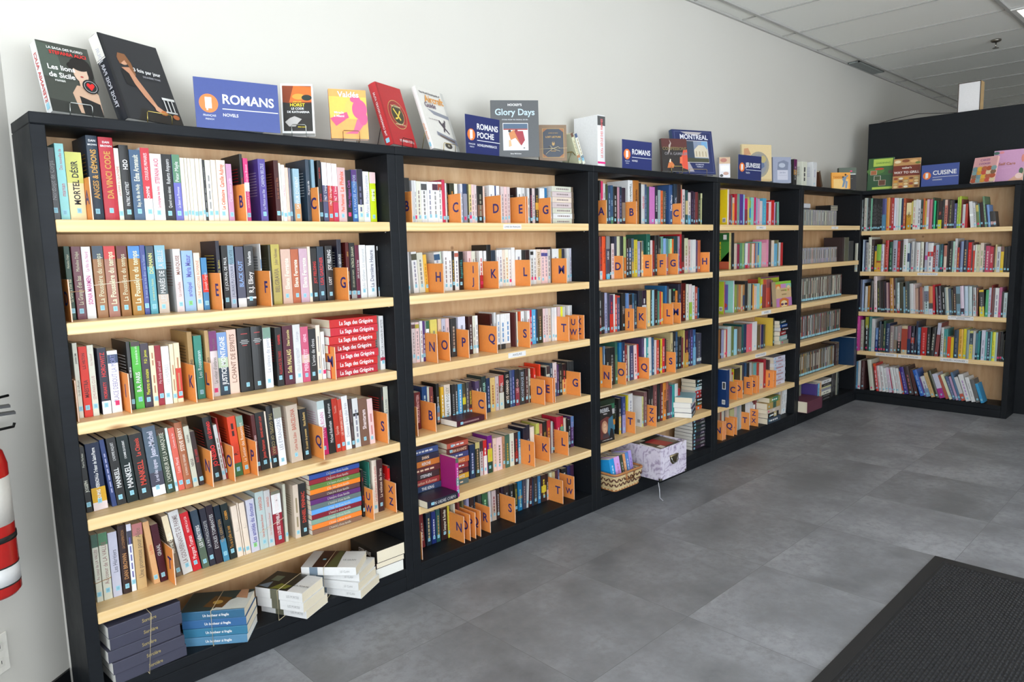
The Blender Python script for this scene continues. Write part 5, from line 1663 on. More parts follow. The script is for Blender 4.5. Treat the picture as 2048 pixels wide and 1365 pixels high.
for i, (c, tt) in enumerate((('222', .045), ('322', .022), ('222', .05))):   # tail edge towards the room
    o = make_book('novel', tt, .2, .135, c, 'eee', 'STEPHENIE', '', parts=True, seed=90+i, stick='', hard=False)
    o.matrix_world = Matrix.Translation((1.035+.004*i, .204, z)) @ Matrix.Rotation(R(-90), 4, 'Z') @ Matrix.Translation((0, 0, tt)) @ Matrix.Rotation(R(90), 4, 'Y'); z += tt+.0006
    tag(o, 'thick black novel %s, page ends outward, bottom of nearest bookcase' % ('lowest of its three', 'second of its three', 'topmost of its three')[i], 'book', 'thick black novels stacked flat')
for x0_, x1_, y_, z_, dz, dd, lb, cc in ((.0725, .118, .0935, 1.328, .002, .14, 'the green and maroon saga pair, second shelf', 'c8a078'), (.1465, .2825, .0935, 1.345, .012, .14, 'the four brown saga volumes, second shelf', 'e8dcc4'), (.9315, .9965, .0685, 1.62, -.002, .15, 'the three 1967 volumes, top shelf', 'c89868'),
                                   (.0600, .1055, .0785, .412, .006, .15, 'the two pale valley volumes, fifth shelf', 'b89068'), (.597, .692, .0765, .415, .03, .15, 'the two sage and one plum volumes, fifth shelf', 'e8dcc4')):
    band([(x0_, y_, z_), (x1_, y_, z_+dz), (x1_, min(y_+dd, .228), z_+dz), (x0_, min(y_+dd, .228), z_)], 'rubber band round '+lb+', nearest bookcase', cc)
# covers of the top books in those stacks
def art(name, parent_M, w, h, els, label=None):
    m = MB()
    for k, e in enumerate(els):
        q = .0004+.00025*k
        if e[0] == 'r': m.add([(e[1]*w, e[2]*h, q), (e[3]*w, e[2]*h, q), (e[3]*w, e[4]*h, q), (e[1]*w, e[4]*h, q)], [(0, 1, 2, 3)], paint(e[5], .4))
        elif e[0] == 'p': m.add([(x*w, y*h, q) for x, y in e[1]], [tuple(range(len(e[1])))], paint(e[2], .4))
        elif e[0] == 'e': m.add([(e[1]*w+e[3]*w*math.cos(t_*.2618), e[2]*h+e[4]*h*math.sin(t_*.2618), q) for t_ in range(24)], [tuple(range(24))], paint(e[5], .4))
        elif e[0] == 't':
            wt = text_w(e[4], True, 2); size = e[3]*h; size = min(size, e[6]*w/wt) if len(e) > 6 else size
            put_text(m, e[4], lambda a_, b_2: (e[1]*w-wt*size/2+a_, e[2]*h+b_2, q), size, paint(e[5], .4), True, 3)
    return m
def cover_art(root, w, h, t, els):   # on the front board of a book built by face_book
    m = art('art', None, w, h, els); m.v = [(x, -y2, z_) for x, z_, y2 in m.v]; o = m.build('cover_print', root); return o
for (X0, Y0, a_, L_, dp, zt_, els) in ((.300, .069, -38, .212, .14, .2247, [('r', 0, 0, 1, 1, '2c3f40'), ('p', [(.45, 0), (1, 0), (1, .9), (.7, .5)], 'd8dcd8'), ('p', [(.3, .2), (.62, .1), (.7, .6), (.4, .75)], '6a4a28'), ('e', .5, .4, .08, .1, 'c8a050'), ('p', [(.75, .6), (.95, .5), (.9, 1), (.78, 1)], 'c09070')]),
                                 (.5701, .0886, -62, .2, .134, .2132, [('r', 0, 0, .68, 1, '2e2c26'), ('p', [(.02, .1), (.25, .05), (.2, .4)], '8090a0'), ('r', .12, .45, .3, .75, '6a7460'), ('p', [(.3, 0), (.6, .1), (.66, .3), (.4, .35)], '7a7a30'), ('t', .84, .3, .1, 'LA PORTE', '999999')]),
                                 (.7458, .0711, -48, .214, .148, .2347, [('r', .2, 0, .62, 1, '4a2c24'), ('p', [(.45, 0), (.66, 0), (.6, 1), (.5, 1)], '5a5c38'), ('r', .25, .3, .45, .6, '3a2018'), ('r', .3, .42, .36, .5, '8cc8e0'), ('t', .8, .4, .09, 'LE CLAN', '999999')])):
    m = art('', None, L_, dp, els); z_ = zt_; vv = []
    for x, y, q in m.v: A = rot2(x, y, X0, Y0, a_); vv.append((A[0], A[1], z_+q))
    m.v = vv; host = [o for o in COL.objects if o.name.startswith('novel') and o.get('label', '').startswith('top book') and abs(o.matrix_world.translation.x-X0) < .025 and not o.parent][0]
    o = m.build('cover_print', host); o.matrix_parent_inverse = host.matrix_world.inverted()
# second bookcase stacks
stack('pocket_book', 2.226, 2.388, .09, 1.5405, 7, .0265, ['ddc', 'eee', 'ddc', 'dcc', 'edc', 'dcc', 'ddc'], '%s of the white stack, top shelf, second bookcase', 'white pocket books stacked flat', .108, jig=.003, text='. .. .  ...', tc='988', seed=11, stick='', opts='b0-.1:765')
band([(2.2, .099, 1.62), (2.14, .099, 1.618), (2.1, .099, 1.617), (2.1, .103, 1.617), (2.14, .103, 1.618), (2.2, .103, 1.62)], 'tan rubber band round the pocket books beside the E card', 'c89858', .0008)
o = make_book('pocket_book', .026, .172, .108, '412', 'a88', '. ... .... .. ...', '', seed=77); place(o, (1.487, .006, .6483), 3, True, .026); tag(o, 'dark red pocket book lying flat before the upright row, second bookcase', 'book')
stack('pocket_book', 1.272, 1.437, .075, .3485, 8, .027, ['333', '346', '933', '433', '633', 'c73', '334', '458'], '%s of the pink-tagged left stack, fifth shelf, second bookcase', 'mystery pocket books stacked flat', .108, jig=.005, text=['ARCHER', 'THE KING', 'Jonathan Kellerman', 'STEPHEN', '....', 'REICHS', 'SHAN', '.....'], tc=['eca', 'ddd'], seed=12, stick=PINK)
stack('pocket_book', 1.487, 1.613, .085, .3485, 8, .0255, ['566', 'da3', '523', '933', 'c63', '447', '622', 'b54'], '%s of the blue-tagged right stack, fifth shelf, second bookcase', 'thriller pocket books stacked flat', .108, jig=.004, text=['...', 'KOONTZ', 'DEAN', '....', 'KOONTZ', '...', 'DEAN KOONTZ', '...'], tc=['eca', 'ddd'], seed=13, stick=BLUE)
o = make_book('pocket_book', .016, .175, .108, 'b28', 'ddd', '..... ...', 'L:a27;b0-.12:565;b.5-.7:688', seed=78, gap=.1); place(o, (1.4425, -.03, .3485)); tag(o, 'magenta pocket book standing between the two flat stacks, second bookcase', 'book')
o = make_book('pocket_book', .03, .172, .108, '223', 'ddd', 'UN ORDRE CORPO', '', seed=79); place(o, (1.268, -.048, .3485), 2, True, .03); tag(o, 'navy pocket book lying in front of the left stack, second bookcase', 'book')
# third bookcase, fifth shelf
zz = stack('paperback_book', 2.535, 2.722, .09, .3485, 7, .031, ['332', '59a', 'c83', '232', 'bbb', '375', '232'], '%s of the stack behind the standing cover, third bookcase', 'assorted paperbacks stacked flat', .108, jig=.007, text='', tc='ddd', seed=14, parts=False, stick=BLUE)
zz = stack('paperback_book', 3.548, 3.722, .075, .3485, 8, .0245, ['d63', '553', '322', 'a33', 'b33', 'bcc', '233', '222'], '%s of the rear stack, fifth shelf, third bookcase', 'thrillers stacked flat at the shelf end', .108, jig=.004, text=['FORSYTH', '....', '...', 'PATTERSON', 'PATTERSON', 'PATTERSON', '.....', '....'], tc='ddd', seed=15, parts=False, stick=BLUE)
zz = .3485
for i, (c, tt) in enumerate((('223', .03), ('446', .03), ('dcc', .032), ('8bc', .034))):
    o = make_book('paperback_book', tt, .172, .108, c, 'eee', ('MATTHEW', '....', 'TYLER', 'MICHAEL C')[i], '', parts=False, seed=150+i, stick=BLUE)
    o.matrix_world = Matrix.Translation((3.34+.004*(i % 2), -.028+.004*(i % 3), zz)) @ Matrix.Rotation(R(24), 4, 'Z') @ Matrix.Translation((0, 0, tt)) @ Matrix.Rotation(R(90), 4, 'Y'); zz += tt+.0006
    tag(o, '%s of the front stack with pages turned left, third bookcase' % ('bottom book', 'second book up', 'third book up', 'top teal book')[i], 'book', 'thick paperbacks stacked askew')
stack('paperback_book', 3.468, 3.69, .045, .1003, 9, .0215, ['323', '333', '434', '333', '223', '333', '233', '333', '323'], '%s of the dark stack beside the lilac box, third bookcase', 'dark paperbacks stacked flat', .135, jig=.003, text=['... NORA ...', '.. ROBERTS ..'], tc=['cbc', 'bbb'], seed=16, parts=False, stick=BLUE, wp_white=True)
# fourth bookcase stacks
zz = .6475
for i, (c, tt, x0, x1, tx) in enumerate((('998', .03, 4.71, 4.92, ''), ('9bb', .036, 4.69, 4.89, '....'), ('922', .034, 4.7, 4.87, '...'), ('322', .026, 4.71, 4.86, '...'), ('148', .026, 4.7, 4.87, '....'), ('344', .028, 4.69, 4.885, '...'))):
    o = make_book('paperback_book', tt, x1-x0, .13, c, 'ddd', tx, '', parts=False, seed=160+i, stick=PINK if i == 0 else ''); place(o, (x0, .06, zz), 4*(i % 3), True, tt); zz += tt+.0006
    tag(o, '%s of the mixed flat pile, fourth shelf, fourth bookcase' % ('bottom grey book', 'second pale blue book', 'third red book', 'fourth black book', 'fifth blue book', 'top dark book')[i], 'book', 'mixed books piled flat')
stack('paperback_book', 4.588, 4.778, .05, .3485, 9, .0235, ['dde', 'ccd'], '%s of the white flat stack, fifth shelf, fourth bookcase', 'white paperbacks stacked flat', .11, jig=.003, text=['ROUGE ...', '.. .... .'], tc='a44', seed=17, parts=False, stick=BLUE)
zz = .1003
for i, (c, tt, x0, x1, ln) in enumerate((('345', .042, 4.395, 4.60, ''), ('222', .036, 4.40, 4.57, 'b.2-.45:cb8'), ('cba', .03, 4.385, 4.58, ''), ('b95', .045, 4.385, 4.59, 'b.3-.55:465'), ('995', .035, 4.42, 4.59, 'b.2-.7:486'))):
    o = make_book('paperback_book', tt, x1-x0, .15, c, 'eee', ('....', '..', 'BIBLE', '', '...')[i], ln, parts=False, seed=170+i, stick=(BLUE, BLUE, PINK, BLUE, '')[i]); place(o, (x0, -.005, zz), 0, True, tt); zz += tt+.0006
    tag(o, '%s of the low mixed pile, bottom of fourth bookcase' % ('bottom navy book', 'second black book', 'third beige book', 'fourth tan and green book', 'top olive book')[i], 'book', 'mixed books piled on the base')
for i in range(5):
    o = make_book('paperback_book', .026, .19+.006*i, .13, ('ccc', 'cba', 'ddd', 'eee', 'eee')[i], 'aaa', ('...', '', '...', '..', '.')[i], '', parts=False, seed=180+i, stick=BLUE if i in (0, 3) else '')
    o.matrix_world = Matrix.Translation((4.685+.029*i+.026, .06, .1003)) @ Matrix.Rotation(R(7), 4, 'Y') @ Matrix.Translation((-.026, 0, 0))
    tag(o, '%s white volume leaning beyond the low mixed pile, fourth bookcase' % ordw(i+1), 'book', 'white volumes leaning at the end of the base')
# ---------------------------------------------------------------- discs in the fifth bookcase
def disc(kind, t, h, d, c, tc, st):
    m = MB(); m.bbox((0, 0, 0), (t, d, h), paint(c, .25), .0006); m.box((t*.12, -.0004, h*.04), (t*.88, .001, h*.96), paint(tc, .4)); m.box((t*.3, -.0007, h*.3), (t*.7, .001, h*.85), paint(st[0], .4))
    if st[1]: m.box((t*.1, -.0008, h*.04), (t*.9, .001, h*.13), paint(BLUE, .5))
    o = m.build(kind); return o
rnd = random.Random(5)
def disc_row(kind, word, x0, x1, z, t, h, d, cols, n_var, label, hv=0, sticker=False):
    protos = []
    for k in range(n_var):
        c = rnd.choice(cols); protos.append((c, disc(kind, t, h, d, '444' if kind == 'film_case' else '999', c, (rnd.choice(('ddc', '888', '443', 'a87')), sticker)))); 
    x = x0; used = set(); i = 0; last = None
    while x+t < x1:
        k = rnd.randrange(n_var)
        if k == last: k = (k+1) % n_var
        last = k; c, pr = protos[k]
        if k in used: o = pr.copy(); COL.objects.link(o)
        else: o = pr; used.add(k)
        o.location = (x, .055+rnd.uniform(0, .004), z+.0003); o.scale = (1, 1, 1+(rnd.uniform(-hv, hv) if hv else 0))
        tag(o, label % cname(c), word, label % cname(c)); x += t+.0004; i += 1
    for k in range(n_var):
        if k not in used: bpy.data.objects.remove(protos[k][1])
CDC = ['a9a', 'b99', '998', 'bba', 'a88', '889', 'bb9', '788', 'ba9', '777']
disc_row('cd_case', 'CD case', 4.925, 5.69, 1.54, .0104, .124, .14, CDC, 14, 'slim %s CD case in the tight row, top shelf, disc bookcase')
disc_row('cd_case', 'CD case', 4.925, 5.72, 1.243, .0104, .124, .14, CDC+['8b9', '88a'], 14, 'slim %s CD case in the tight row, second shelf, disc bookcase')
DVC = ['887', '554', '433', 'baa', 'ccb', '733', '89b', '998', '665', '544', 'ddc', '344']
disc_row('film_case', 'film case', 4.925, 5.83, .945, .0146, .19, .135, DVC, 18, 'narrow %s film case on the third shelf of the disc bookcase', .0, True)
disc_row('film_case', 'film case', 4.925, 5.83, .647, .0146, .19, .135, DVC+['254', 'a32'], 18, 'narrow %s film case on the fourth shelf of the disc bookcase', .0, True)
disc_row('film_case', 'film case', 4.925, 5.73, .348, .0146, .19, .135, DVC+['a83', '565'], 18, 'narrow %s film case on the fifth shelf of the disc bookcase', .0, True)
o = make_book('box_set', .05, .24, .2, '135', '68a', '', 'n', parts=False, seed=200, hard=False); place(o, (5.845, -.06, .3485), 0); tag(o, 'large navy blue boxed volume at the corner end, fifth shelf, disc bookcase', 'boxed set')
for i, (x, h, c) in enumerate(((5.765, .19, '433'), (5.80, .2, '654'))):
    o = make_book('box_set', .028, h, .13, c, 'aaa', '...', 'n', parts=False, seed=201+i, hard=False); place(o, (x, .06, .3485)); tag(o, '%s boxed film set beside the navy volume, disc bookcase' % ('dark', 'brown')[i], 'boxed set')
for i, (x, t, h, c) in enumerate(((5.735, .03, .2, '322'), (5.77, .09, .2, '554'), (5.865, .1, .17, '333'))):
    o = make_book('box_set', t, h, .16, c, '888', '', 'n', parts=False, seed=205+i, hard=False); place(o, (x, .02, 1.2433)); tag(o, '%s boxed set standing beside the CDs, second shelf, disc bookcase' % ('narrow maroon', 'broad grey-brown', 'broad charcoal')[i], 'boxed set')
z = 1.6648
for i in range(4):
    m = MB(); m.bbox((0, 0, 0), (.14, .125, .0104), paint('1c1c1e', .3), .0006); m.box((.002, -.0005, .002), (.138, 0, .008), paint('d8d0b8' if i % 2 == 0 else 'b8b4a4', .4)); o = m.build('cd_case'); o.location = (5.55, .056, z+.0108*i)
    tag(o, 'black CD case lying flat on the row, %s up, disc bookcase' % ordw(i+1), 'CD case', 'CD cases lying on top of the row')
m = MB(); m.bbox((0, 0, 0), (.2, .12, .01), paint('3a3a40', .3), .001); o = m.build('cd_case'); o.location = (4.95, .056, z); tag(o, 'dark flat case under the white box on the CD row', 'CD case')
m = MB(); m.bbox((.01, .002, .0005), (.2, .12, .036), paint('d4d4d8', .3), .004); o = m.build('cd_box'); o.location = (4.97, .056, z+.01); tag(o, 'white boxed disc set lying on the CD row, top shelf', 'CD box')
# bottom of the fifth bookcase
o = make_book('album', .09, .27, .2, '634', 'a88', '', 'n', parts=True, seed=210, hard=True); o.matrix_world = Matrix.Translation((4.915, -.075, .1003)) @ Matrix.Rotation(R(12), 4, 'Z') @ Matrix.Translation((0, 0, .09)) @ Matrix.Rotation(R(90), 4, 'Y') ; tag(o, 'thick maroon marbled album tilted out of the disc bookcase base', 'album')
o.matrix_world = Matrix.Translation((4.93, -.05, .1003)) @ Matrix.Rotation(R(90), 4, 'Z') @ Matrix.Rotation(R(0), 4, 'X') @ Matrix.Translation((0, -.25, 0))
BX = [(5.06, .02, .19, '443'), (5.09, .025, .19, '554'), (5.125, .02, .2, 'ccb'), (5.15, .02, .19, '765')]
o.matrix_world = Matrix.Translation((4.905, -.075, .1003)) @ Matrix.Translation((0, 0, .09)) @ Matrix.Rotation(R(90), 4, 'Y')
for i, (x, t, h, c) in enumerate(((5.24, .03, .17, '548'), (5.275, .028, .17, '7bd'), (5.307, .028, .17, 'da7'))):
    o = make_book('box_set', t, h, .13, c, '556', '....', 'n', parts=False, seed=220+i, hard=False); place(o, (x, .0, .1003)); tag(o, '%s disc set tied upright on the disc bookcase base' % ('purple', 'pale blue', 'orange')[i], 'boxed set')
zz = .1003
for i, (c, tt, tx) in enumerate((('222', .03, '.. ..'), ('222', .02, '...'), ('ddc', .032, '..'), ('99a', .02, '...'), ('cc9', .014, ''), ('222', .024, '..'), ('ddd', .03, '..'))):
    o = make_book('box_set', tt, .19, .14, c, '888', tx, 'n', parts=False, seed=230+i, hard=False); place(o, (5.38, .015, zz), 0, True, tt); zz += tt+.0006
    tag(o, '%s of the low flat pile on the disc bookcase base' % ('black bottom set', 'thin black second set', 'white third set', 'grey fourth set', 'yellow fifth set', 'black sixth set', 'white top set')[i], 'boxed set', 'disc sets piled flat')
for i in range(5):
    o = make_book('box_set', .026, .2, .14, ('333', '222', '222', '998', '233')[i], '888', '..', 'n', parts=False, seed=240+i, hard=False); place(o, (5.62+.031*i, .03, .1003)); tag(o, '%s dark disc set standing in the corner of the base' % ordw(i+1), 'boxed set', 'disc sets standing on the base')
for i in range(3):
    o = make_book('box_set', .03, .19, .13, ('333', '443', '887')[i], '888', '..', 'n', parts=False, seed=250+i, hard=False); place(o, (5.02+.034*i, .07, .1003)); tag(o, '%s grey-brown disc set behind the maroon album' % ordw(i+1), 'boxed set', 'disc sets standing on the base')
# ---------------------------------------------------------------- display books on the case tops
ZT = 1.8355
def face_book(kind, X, Y, Z, yaw, tilt, w_, h, t, spine, back, els, label, easel=None, sp_text='', sp_tc='333', hard=False, bands='', lift=.012, pw=None, stick=BLUE, group=None, right=False):
    """cover towards -y, spine on the left; leans back by tilt degrees"""
    root = empty(kind); sg = 1
    m = MB(); th = .0022 if hard else .0008; e = .003 if hard else 0
    bk = paint(back, .35); spm = paint(spine, .35)
    m.box((0, 0, 0), (w_, th, h), bk); m.box((0, t-th, 0), (w_, t, h), bk); m.box((0 if not right else w_-th, th, 0), (th if not right else w_, t-th, h), spm)
    if hard: m.prism([(0, .0), (-.002, t*.3), (-.0025, t*.5), (-.002, t*.7), (0, t)], spm, 2, 0, h)
    m.build('cover', root)
    m = MB(); m.box((th*1.2, th, e+.0008), (w_-e-.0006, t-th, h-e-.0006), pw or PW()); m.build('page_block', root)
    a_ = art('', None, w_, h, els); a_.v = [(x, -q, y) for x, y, q in a_.v]; a_.build('cover_print', root)
    if sp_text or bands:
        m = MB(); xx = -.0028 if hard else -.0004
        for bnd in bands.split(';'):
            if bnd: p0_, c_ = bnd.split(':'); b0, b1 = map(float, p0_.split('-')); m.add([(xx, th*.2, h*b0), (xx, t-th*.2, h*b0), (xx, t-th*.2, h*b1), (xx, th*.2, h*b1)], [(0, 1, 2, 3)], paint(c_, .35))
        if sp_text:
            wt = text_w(sp_text, True, 2); size = min(t*.62, h*.7/wt); put_text(m, sp_text, lambda a1, b1: (xx-.0004, t*.5+.36*size-b1, h*.15+a1) , size, paint(sp_tc), True, 2)
        if stick: m.add([(xx-.0006, t*.25, .012), (xx-.0006, t*.75, .012), (xx-.0006, t*.75, .03), (xx-.0006, t*.25, .03)], [(0, 1, 2, 3)], paint(stick))
        m.build('spine_print', root)
    root.matrix_world = Matrix.Translation((X, Y, Z+(lift if easel else .0005))) @ Matrix.Rotation(R(yaw), 4, 'Z') @ Matrix.Rotation(R(-tilt), 4, 'X')
    tag(root, label, 'book', group)
    if easel:
        es = empty('wire_easel'); wm = metal(easel, .3); tl = R(tilt); dz = math.tan(tl)
        x0, x1 = w_*.3, w_*.74; r = .0013; ft = t/math.cos(tl)
        m = MB(); m.tube([(x0, -.008, -.010), (x0, -.010, .024), (x0+.004, -.010, .028), (x1-.004, -.010, .028), (x1, -.010, .024), (x1, -.008, -.010)], r, wm); m.build('front_lip', es)
        for x in (x0, x1):
            m = MB(); m.tube([(x, -.008, -.0105), (x, .13, -.0105)], r, wm); m.build('foot', es)
        m = MB(); yb = ft+.003; hh = h*.62
        m.tube([(x0, yb, -.009), (x0, yb+hh*dz, hh), (x1, yb+hh*dz, hh), (x1, yb, -.009)], r, wm); m.build('back_rest', es)
        m = MB()
        for x in (x0, x1): m.tube([(x, yb+hh*dz*.8, hh*.8), (x, min(.13, yb+hh*dz+.03), -.0095)], r, wm)
        m.build('strut', es)
        es.matrix_world = Matrix.Translation((X, Y, Z+.012)) @ Matrix.Rotation(R(yaw), 4, 'Z')
        tag(es, 'small wire easel holding the '+easel_of.get(label, 'display book'), 'easel', 'wire book easels on the case tops')
    return root
easel_of = {}
def FB(*a_, **k):
    lb = a_[12]; easel_of[lb] = k.pop('what', 'display book'); return face_book(*a_, **k)
FB('novel', .068, .03, ZT, 12, 17, .143, .215, .036, 'eeeeee', '3c413c', [
    ('r', 0, 0, 1, 1, '42463f'), ('p', [(0, .0), (1, 0), (1, .12), (0, .18)], '2e302c'), ('p', [(0, .5), (.4, .45), (.35, .95), (0, .98)], '4f5a50'),
    ('p', [(.55, .02), (1, .0), (1, .32), (.88, .42), (.6, .42), (.48, .3)], 'c9a68c'), ('p', [(.62, 0), (1, 0), (.98, .18), (.6, .27)], '1c1c1c'), ('e', .74, .62, .15, .15, 'd8b8a0'), ('e', .76, .74, .2, .1, '1e1a18'), ('e', .93, .64, .06, .12, '1e1a18'), ('e', .56, .70, .06, .05, '1e1a18'),
    ('e', .69, .655, .03, .009, '2a2422'), ('e', .8, .65, .03, .009, '2a2422'), ('e', .74, .555, .03, .011, 'b03838'), ('r', .66, .4, .84, .5, 'cfae96'),
    ('t', .52, .9, .055, 'LA SAGA DES FLORIO', 'e8e8e4', .7), ('t', .56, .83, .07, 'STEFANIA AUCI', 'e03030', .72), ('t', .36, .6, .1, 'Les lions', 'f0f0ec', .56), ('t', .34, .49, .1, 'de Sicile', 'f0f0ec', .56), ('t', .28, .43, .05, 'roman', 'e0e0dc', .2),
    ('e', .86, .42, .16, .105, '1c1c1e'), ('e', .86, .42, .13, .085, 'b8b8b8'), ('e', .86, .42, .12, .078, '222222'), ('p', [(.86, .36), (.78, .43), (.79, .46), (.82, .47), (.86, .45), (.9, .47), (.93, .46), (.94, .43)], 'e02828')],
    'white-spined novel with a dark-haired portrait, first on the nearest case top', easel='c8ccc8', sp_text='STEFANIA AUCI', sp_tc='d04848', what='portrait novel')
FB('cookbook', .262, .022, ZT, 21, 21, .205, .28, .042, '22252c', '25262a', [
    ('r', 0, 0, 1, 1, '2b2c30'), ('r', 0, 0, .05, 1, '202125'), ('p', [(.2, .0), (1, 0), (1, .13), (.3, .15)], '26221f'), ('e', .27, .72, .085, .06, 'd4a080'), ('p', [(.18, .74), (.22, .8), (.34, .8), (.4, .7), (.42, .56), (.36, .52), (.34, .66), (.3, .72), (.2, .66)], '8a5a38'),
    ('p', [(.18, .6), (.36, .6), (.4, .5), (.36, .4), (.2, .42)], '1a1a1c'), ('p', [(.2, .62), (.34, .64), (.42, .5), (.56, .3), (.62, .2), (.7, .14), (.66, .1), (.56, .18), (.44, .3), (.34, .44), (.3, .56)], 'c89070'), ('p', [(.55, .24), (.72, .15), (.7, .1), (.56, .15)], 'd4a080'),
    ('e', .7, .13, .06, .03, 'c87840'), ('e', .9, .1, .06, .03, 'b86838'), ('r', .74, .14, .95, .16, 'c8c8c4'), ('r', .76, .16, .78, .3, 'd8d8d4'), ('r', .83, .16, .85, .3, 'd8d8d4'), ('r', .9, .16, .92, .3, 'd8d8d4'), ('r', .74, .3, .97, .33, 'e0e0dc'),
    ('t', .63, .6, .07, '3 fois par jour', 'e8e8e8', .48), ('t', .68, .54, .03, 'DEUXIÈME TOME', '9a9aa0', .4)],
    'large black recipe book showing a reaching woman, second on the nearest case top', easel='d8c070', sp_text='TROIS FOIS PAR JOUR', sp_tc='c8c8d0', hard=True, bands='.72-.995:e8e4dc;.7-.715:e8e4dc', stick=None, what='large black recipe book')
def sign(X, Y, Z, yaw, w_, h, title, sub, label, bg='3a4c90', fr=True, ch=0):
    root = empty('category_sign', (X, Y, Z+.0005), R(yaw)); m = MB(); m.box((0, 0, 0), (w_, .0022, h), paint(bg, .35)); m.box((0, .0022, 0), (w_, .003, h), paint('d8dce8', .4)); m.build('panel', root)
    m = MB(); m.box((w_*.2, .003, 0), (w_*.8, .04, .0015), paint('c8ccd8', .3)); m.build('foot', root)
    n = len(title); s1 = .27 if n == 1 else .2
    els = [('e', .155, .5, .11, .11*w_/h, 'f28038'), ('r', .115, .4, .19, .62, 'f4f4f4'), ('r', .125, .36, .145, .4, 'f4f4f4')]
    tx0 = .31; tw = max(text_w(t_, True, 2) for t_ in title); size = min(s1*h*1.25, w_*(.94-tx0)/tw)/h
    zb = .52 if n == 1 else .66
    for q, t_ in enumerate(title): els.append(('t', tx0+text_w(t_, True, 2)*size*h/w_/2, zb-q*.22, size, t_, 'f4f4f6'))
    zl = .4 if n == 1 else .36
    els += [('r', tx0, zl, .985, zl+.018, 'e8e8ee'), ('t', tx0+text_w(sub, True, 2)*.085*h/w_/2, zl-.14, .085, sub, 'e0e2ea')]
    if fr: els += [('t', .155, .24, .055, 'FRANÇAIS', 'd0d4e0'), ('t', .155, .17, .045, 'FRENCH', 'd0d4e0')]
    a_ = art('', None, w_, h, els); a_.v = [(x, -q, y) for x, y, q in a_.v]; a_.build('sign_print', root)
    tag(root, label, 'sign', 'blue category signs on the case tops'); return root
sign(.462, .012, ZT, -9, .268, .158, ['ROMANS'], 'NOVELS', 'large blue ROMANS sign with NOVELS beneath, on the nearest case')
sign(1.60, .013, ZT, 6, .225, .165, ['ROMANS', 'POCHE'], 'NOVELS/PAPERBACK', 'blue ROMANS POCHE sign leaning before the grey hockey book', '262f66')
sign(2.70, .012, ZT, -3, .252, .152, ['ROMANS'], 'NOVELS', 'smaller blue ROMANS sign on the third case top', '2c3670')
sign(3.945, .012, ZT, -5, .27, .16, ['JEUNESSE'], 'YOUTH', 'blue JEUNESSE sign on the fourth case top', '2a3468', fr=False)
o = sign(6.112, -.44, ZT, -92, .272, .172, ['CUISINE'], 'COOKING', 'blue CUISINE sign on the end case top', '46589a', fr=False)
FB('novel', .765, .03, ZT, -33, 9, .11, .176, .035, 'eeeeee', 'f0f0f0', [
    ('r', .05, .04, .95, .96, '26221f'), ('p', [(.05, .6), (.95, .62), (.95, .96), (.05, .96)], '8a3c1c'), ('p', [(.25, .62), (.95, .64), (.95, .94), (.4, .96)], 'e0702c'), ('e', .55, .74, .2, .06, 'f0a040'), ('e', .8, .72, .16, .06, '22302c'), ('p', [(.05, .3), (.95, .3), (.95, .56), (.05, .62)], '2a2826'),
    ('t', .5, .62, .035, 'JORN LIER', 'e8d030', .3), ('t', .5, .54, .09, 'HORST', 'f0dc30', .62), ('t', .5, .475, .06, 'LE CODE', 'f0f0f0', .5), ('t', .52, .405, .06, 'DE KATHARINA', 'f0f0f0', .72),
    ('p', [(.1, .22), (.25, .3), (.4, .34), (.62, .28), (.5, .2), (.42, .13), (.22, .13)], 'b8b4b0'), ('t', .62, .11, .03, 'SÉRIE NOIRE', 'e8d030', .4)],
    'white-edged thriller with a burning sky cover, beside the large blue sign', easel='c8ccc8', what='burning sky thriller')
FB('novel', .962, .035, ZT, -24, 9, .138, .186, .018, 'f0a060', 'f2a868', [
    ('r', 0, 0, 1, 1, 'f8ac62'), ('r', 0, .4, 1, .85, 'f8c860'), ('e', .62, .65, .2, .16, 'f8c468'), ('e', .8, .6, .2, .2, 'ec5e8c'), ('e', .7, .8, .14, .07, 'ec5e8c'), ('p', [(.05, .35), (.2, .42), (.45, .5), (.4, .38), (.15, .25)], 'ea5c88'), ('p', [(.35, .1), (.6, .16), (.72, .4), (.95, .45), (.9, .3), (.7, .1)], 'ef6a92'), ('e', .88, .42, .12, .14, 'ec5e8c'), ('p', [(.44, .56), (.38, .6), (.46, .64)], 'f8c468'),
    ('p', [(0, .4), (.45, .54), (.5, .42), (.1, .3)], 'ea5c88'), ('t', .52, .84, .16, 'Valdés', 'fff4ec', .72), ('t', .24, .5, .065, 'Miracle', 'fde8e8', .34), ('t', .24, .43, .065, 'à Miami', 'fde8e8', .34)],
    'orange and pink paperback with a curly-haired profile cover', easel='8a7858', what='orange and pink paperback')
FB('atlas', 1.228, .022, ZT, 19, 17, .168, .258, .036, 'c03034', 'b82c30', [
    ('r', 0, 0, 1, 1, 'bb3034'), ('r', 0, 0, .06, 1, 'a8282c'), ('e', .55, .52, .36, .24, 'd0b070'), ('e', .55, .52, .345, .23, 'a03030'), ('e', .55, .52, .25, .165, 'd0b070'), ('e', .55, .52, .235, .155, '46402c'), ('p', [(.4, .6), (.44, .62), (.64, .44), (.6, .42)], 'e8c850'), ('p', [(.66, .6), (.7, .58), (.5, .44), (.4, .43), (.42, .46), (.5, .47)], 'e8c850'), ('t', .55, .64, .07, 'THE CANADIAN', 'f0e0b0', .4), ('t', .55, .34, .07, 'HOCKEY ATLAS', 'f0e0b0', .4), ('t', .6, .06, .055, 'STEPHEN COLE', 'f0e8e4', .62)],
    'glossy red atlas with a gold oval emblem, on the second case top', easel='2a2a2a', sp_text='THE CANADIAN HOCKEY ATLAS', sp_tc='f4e8e8', hard=True, what='red atlas')
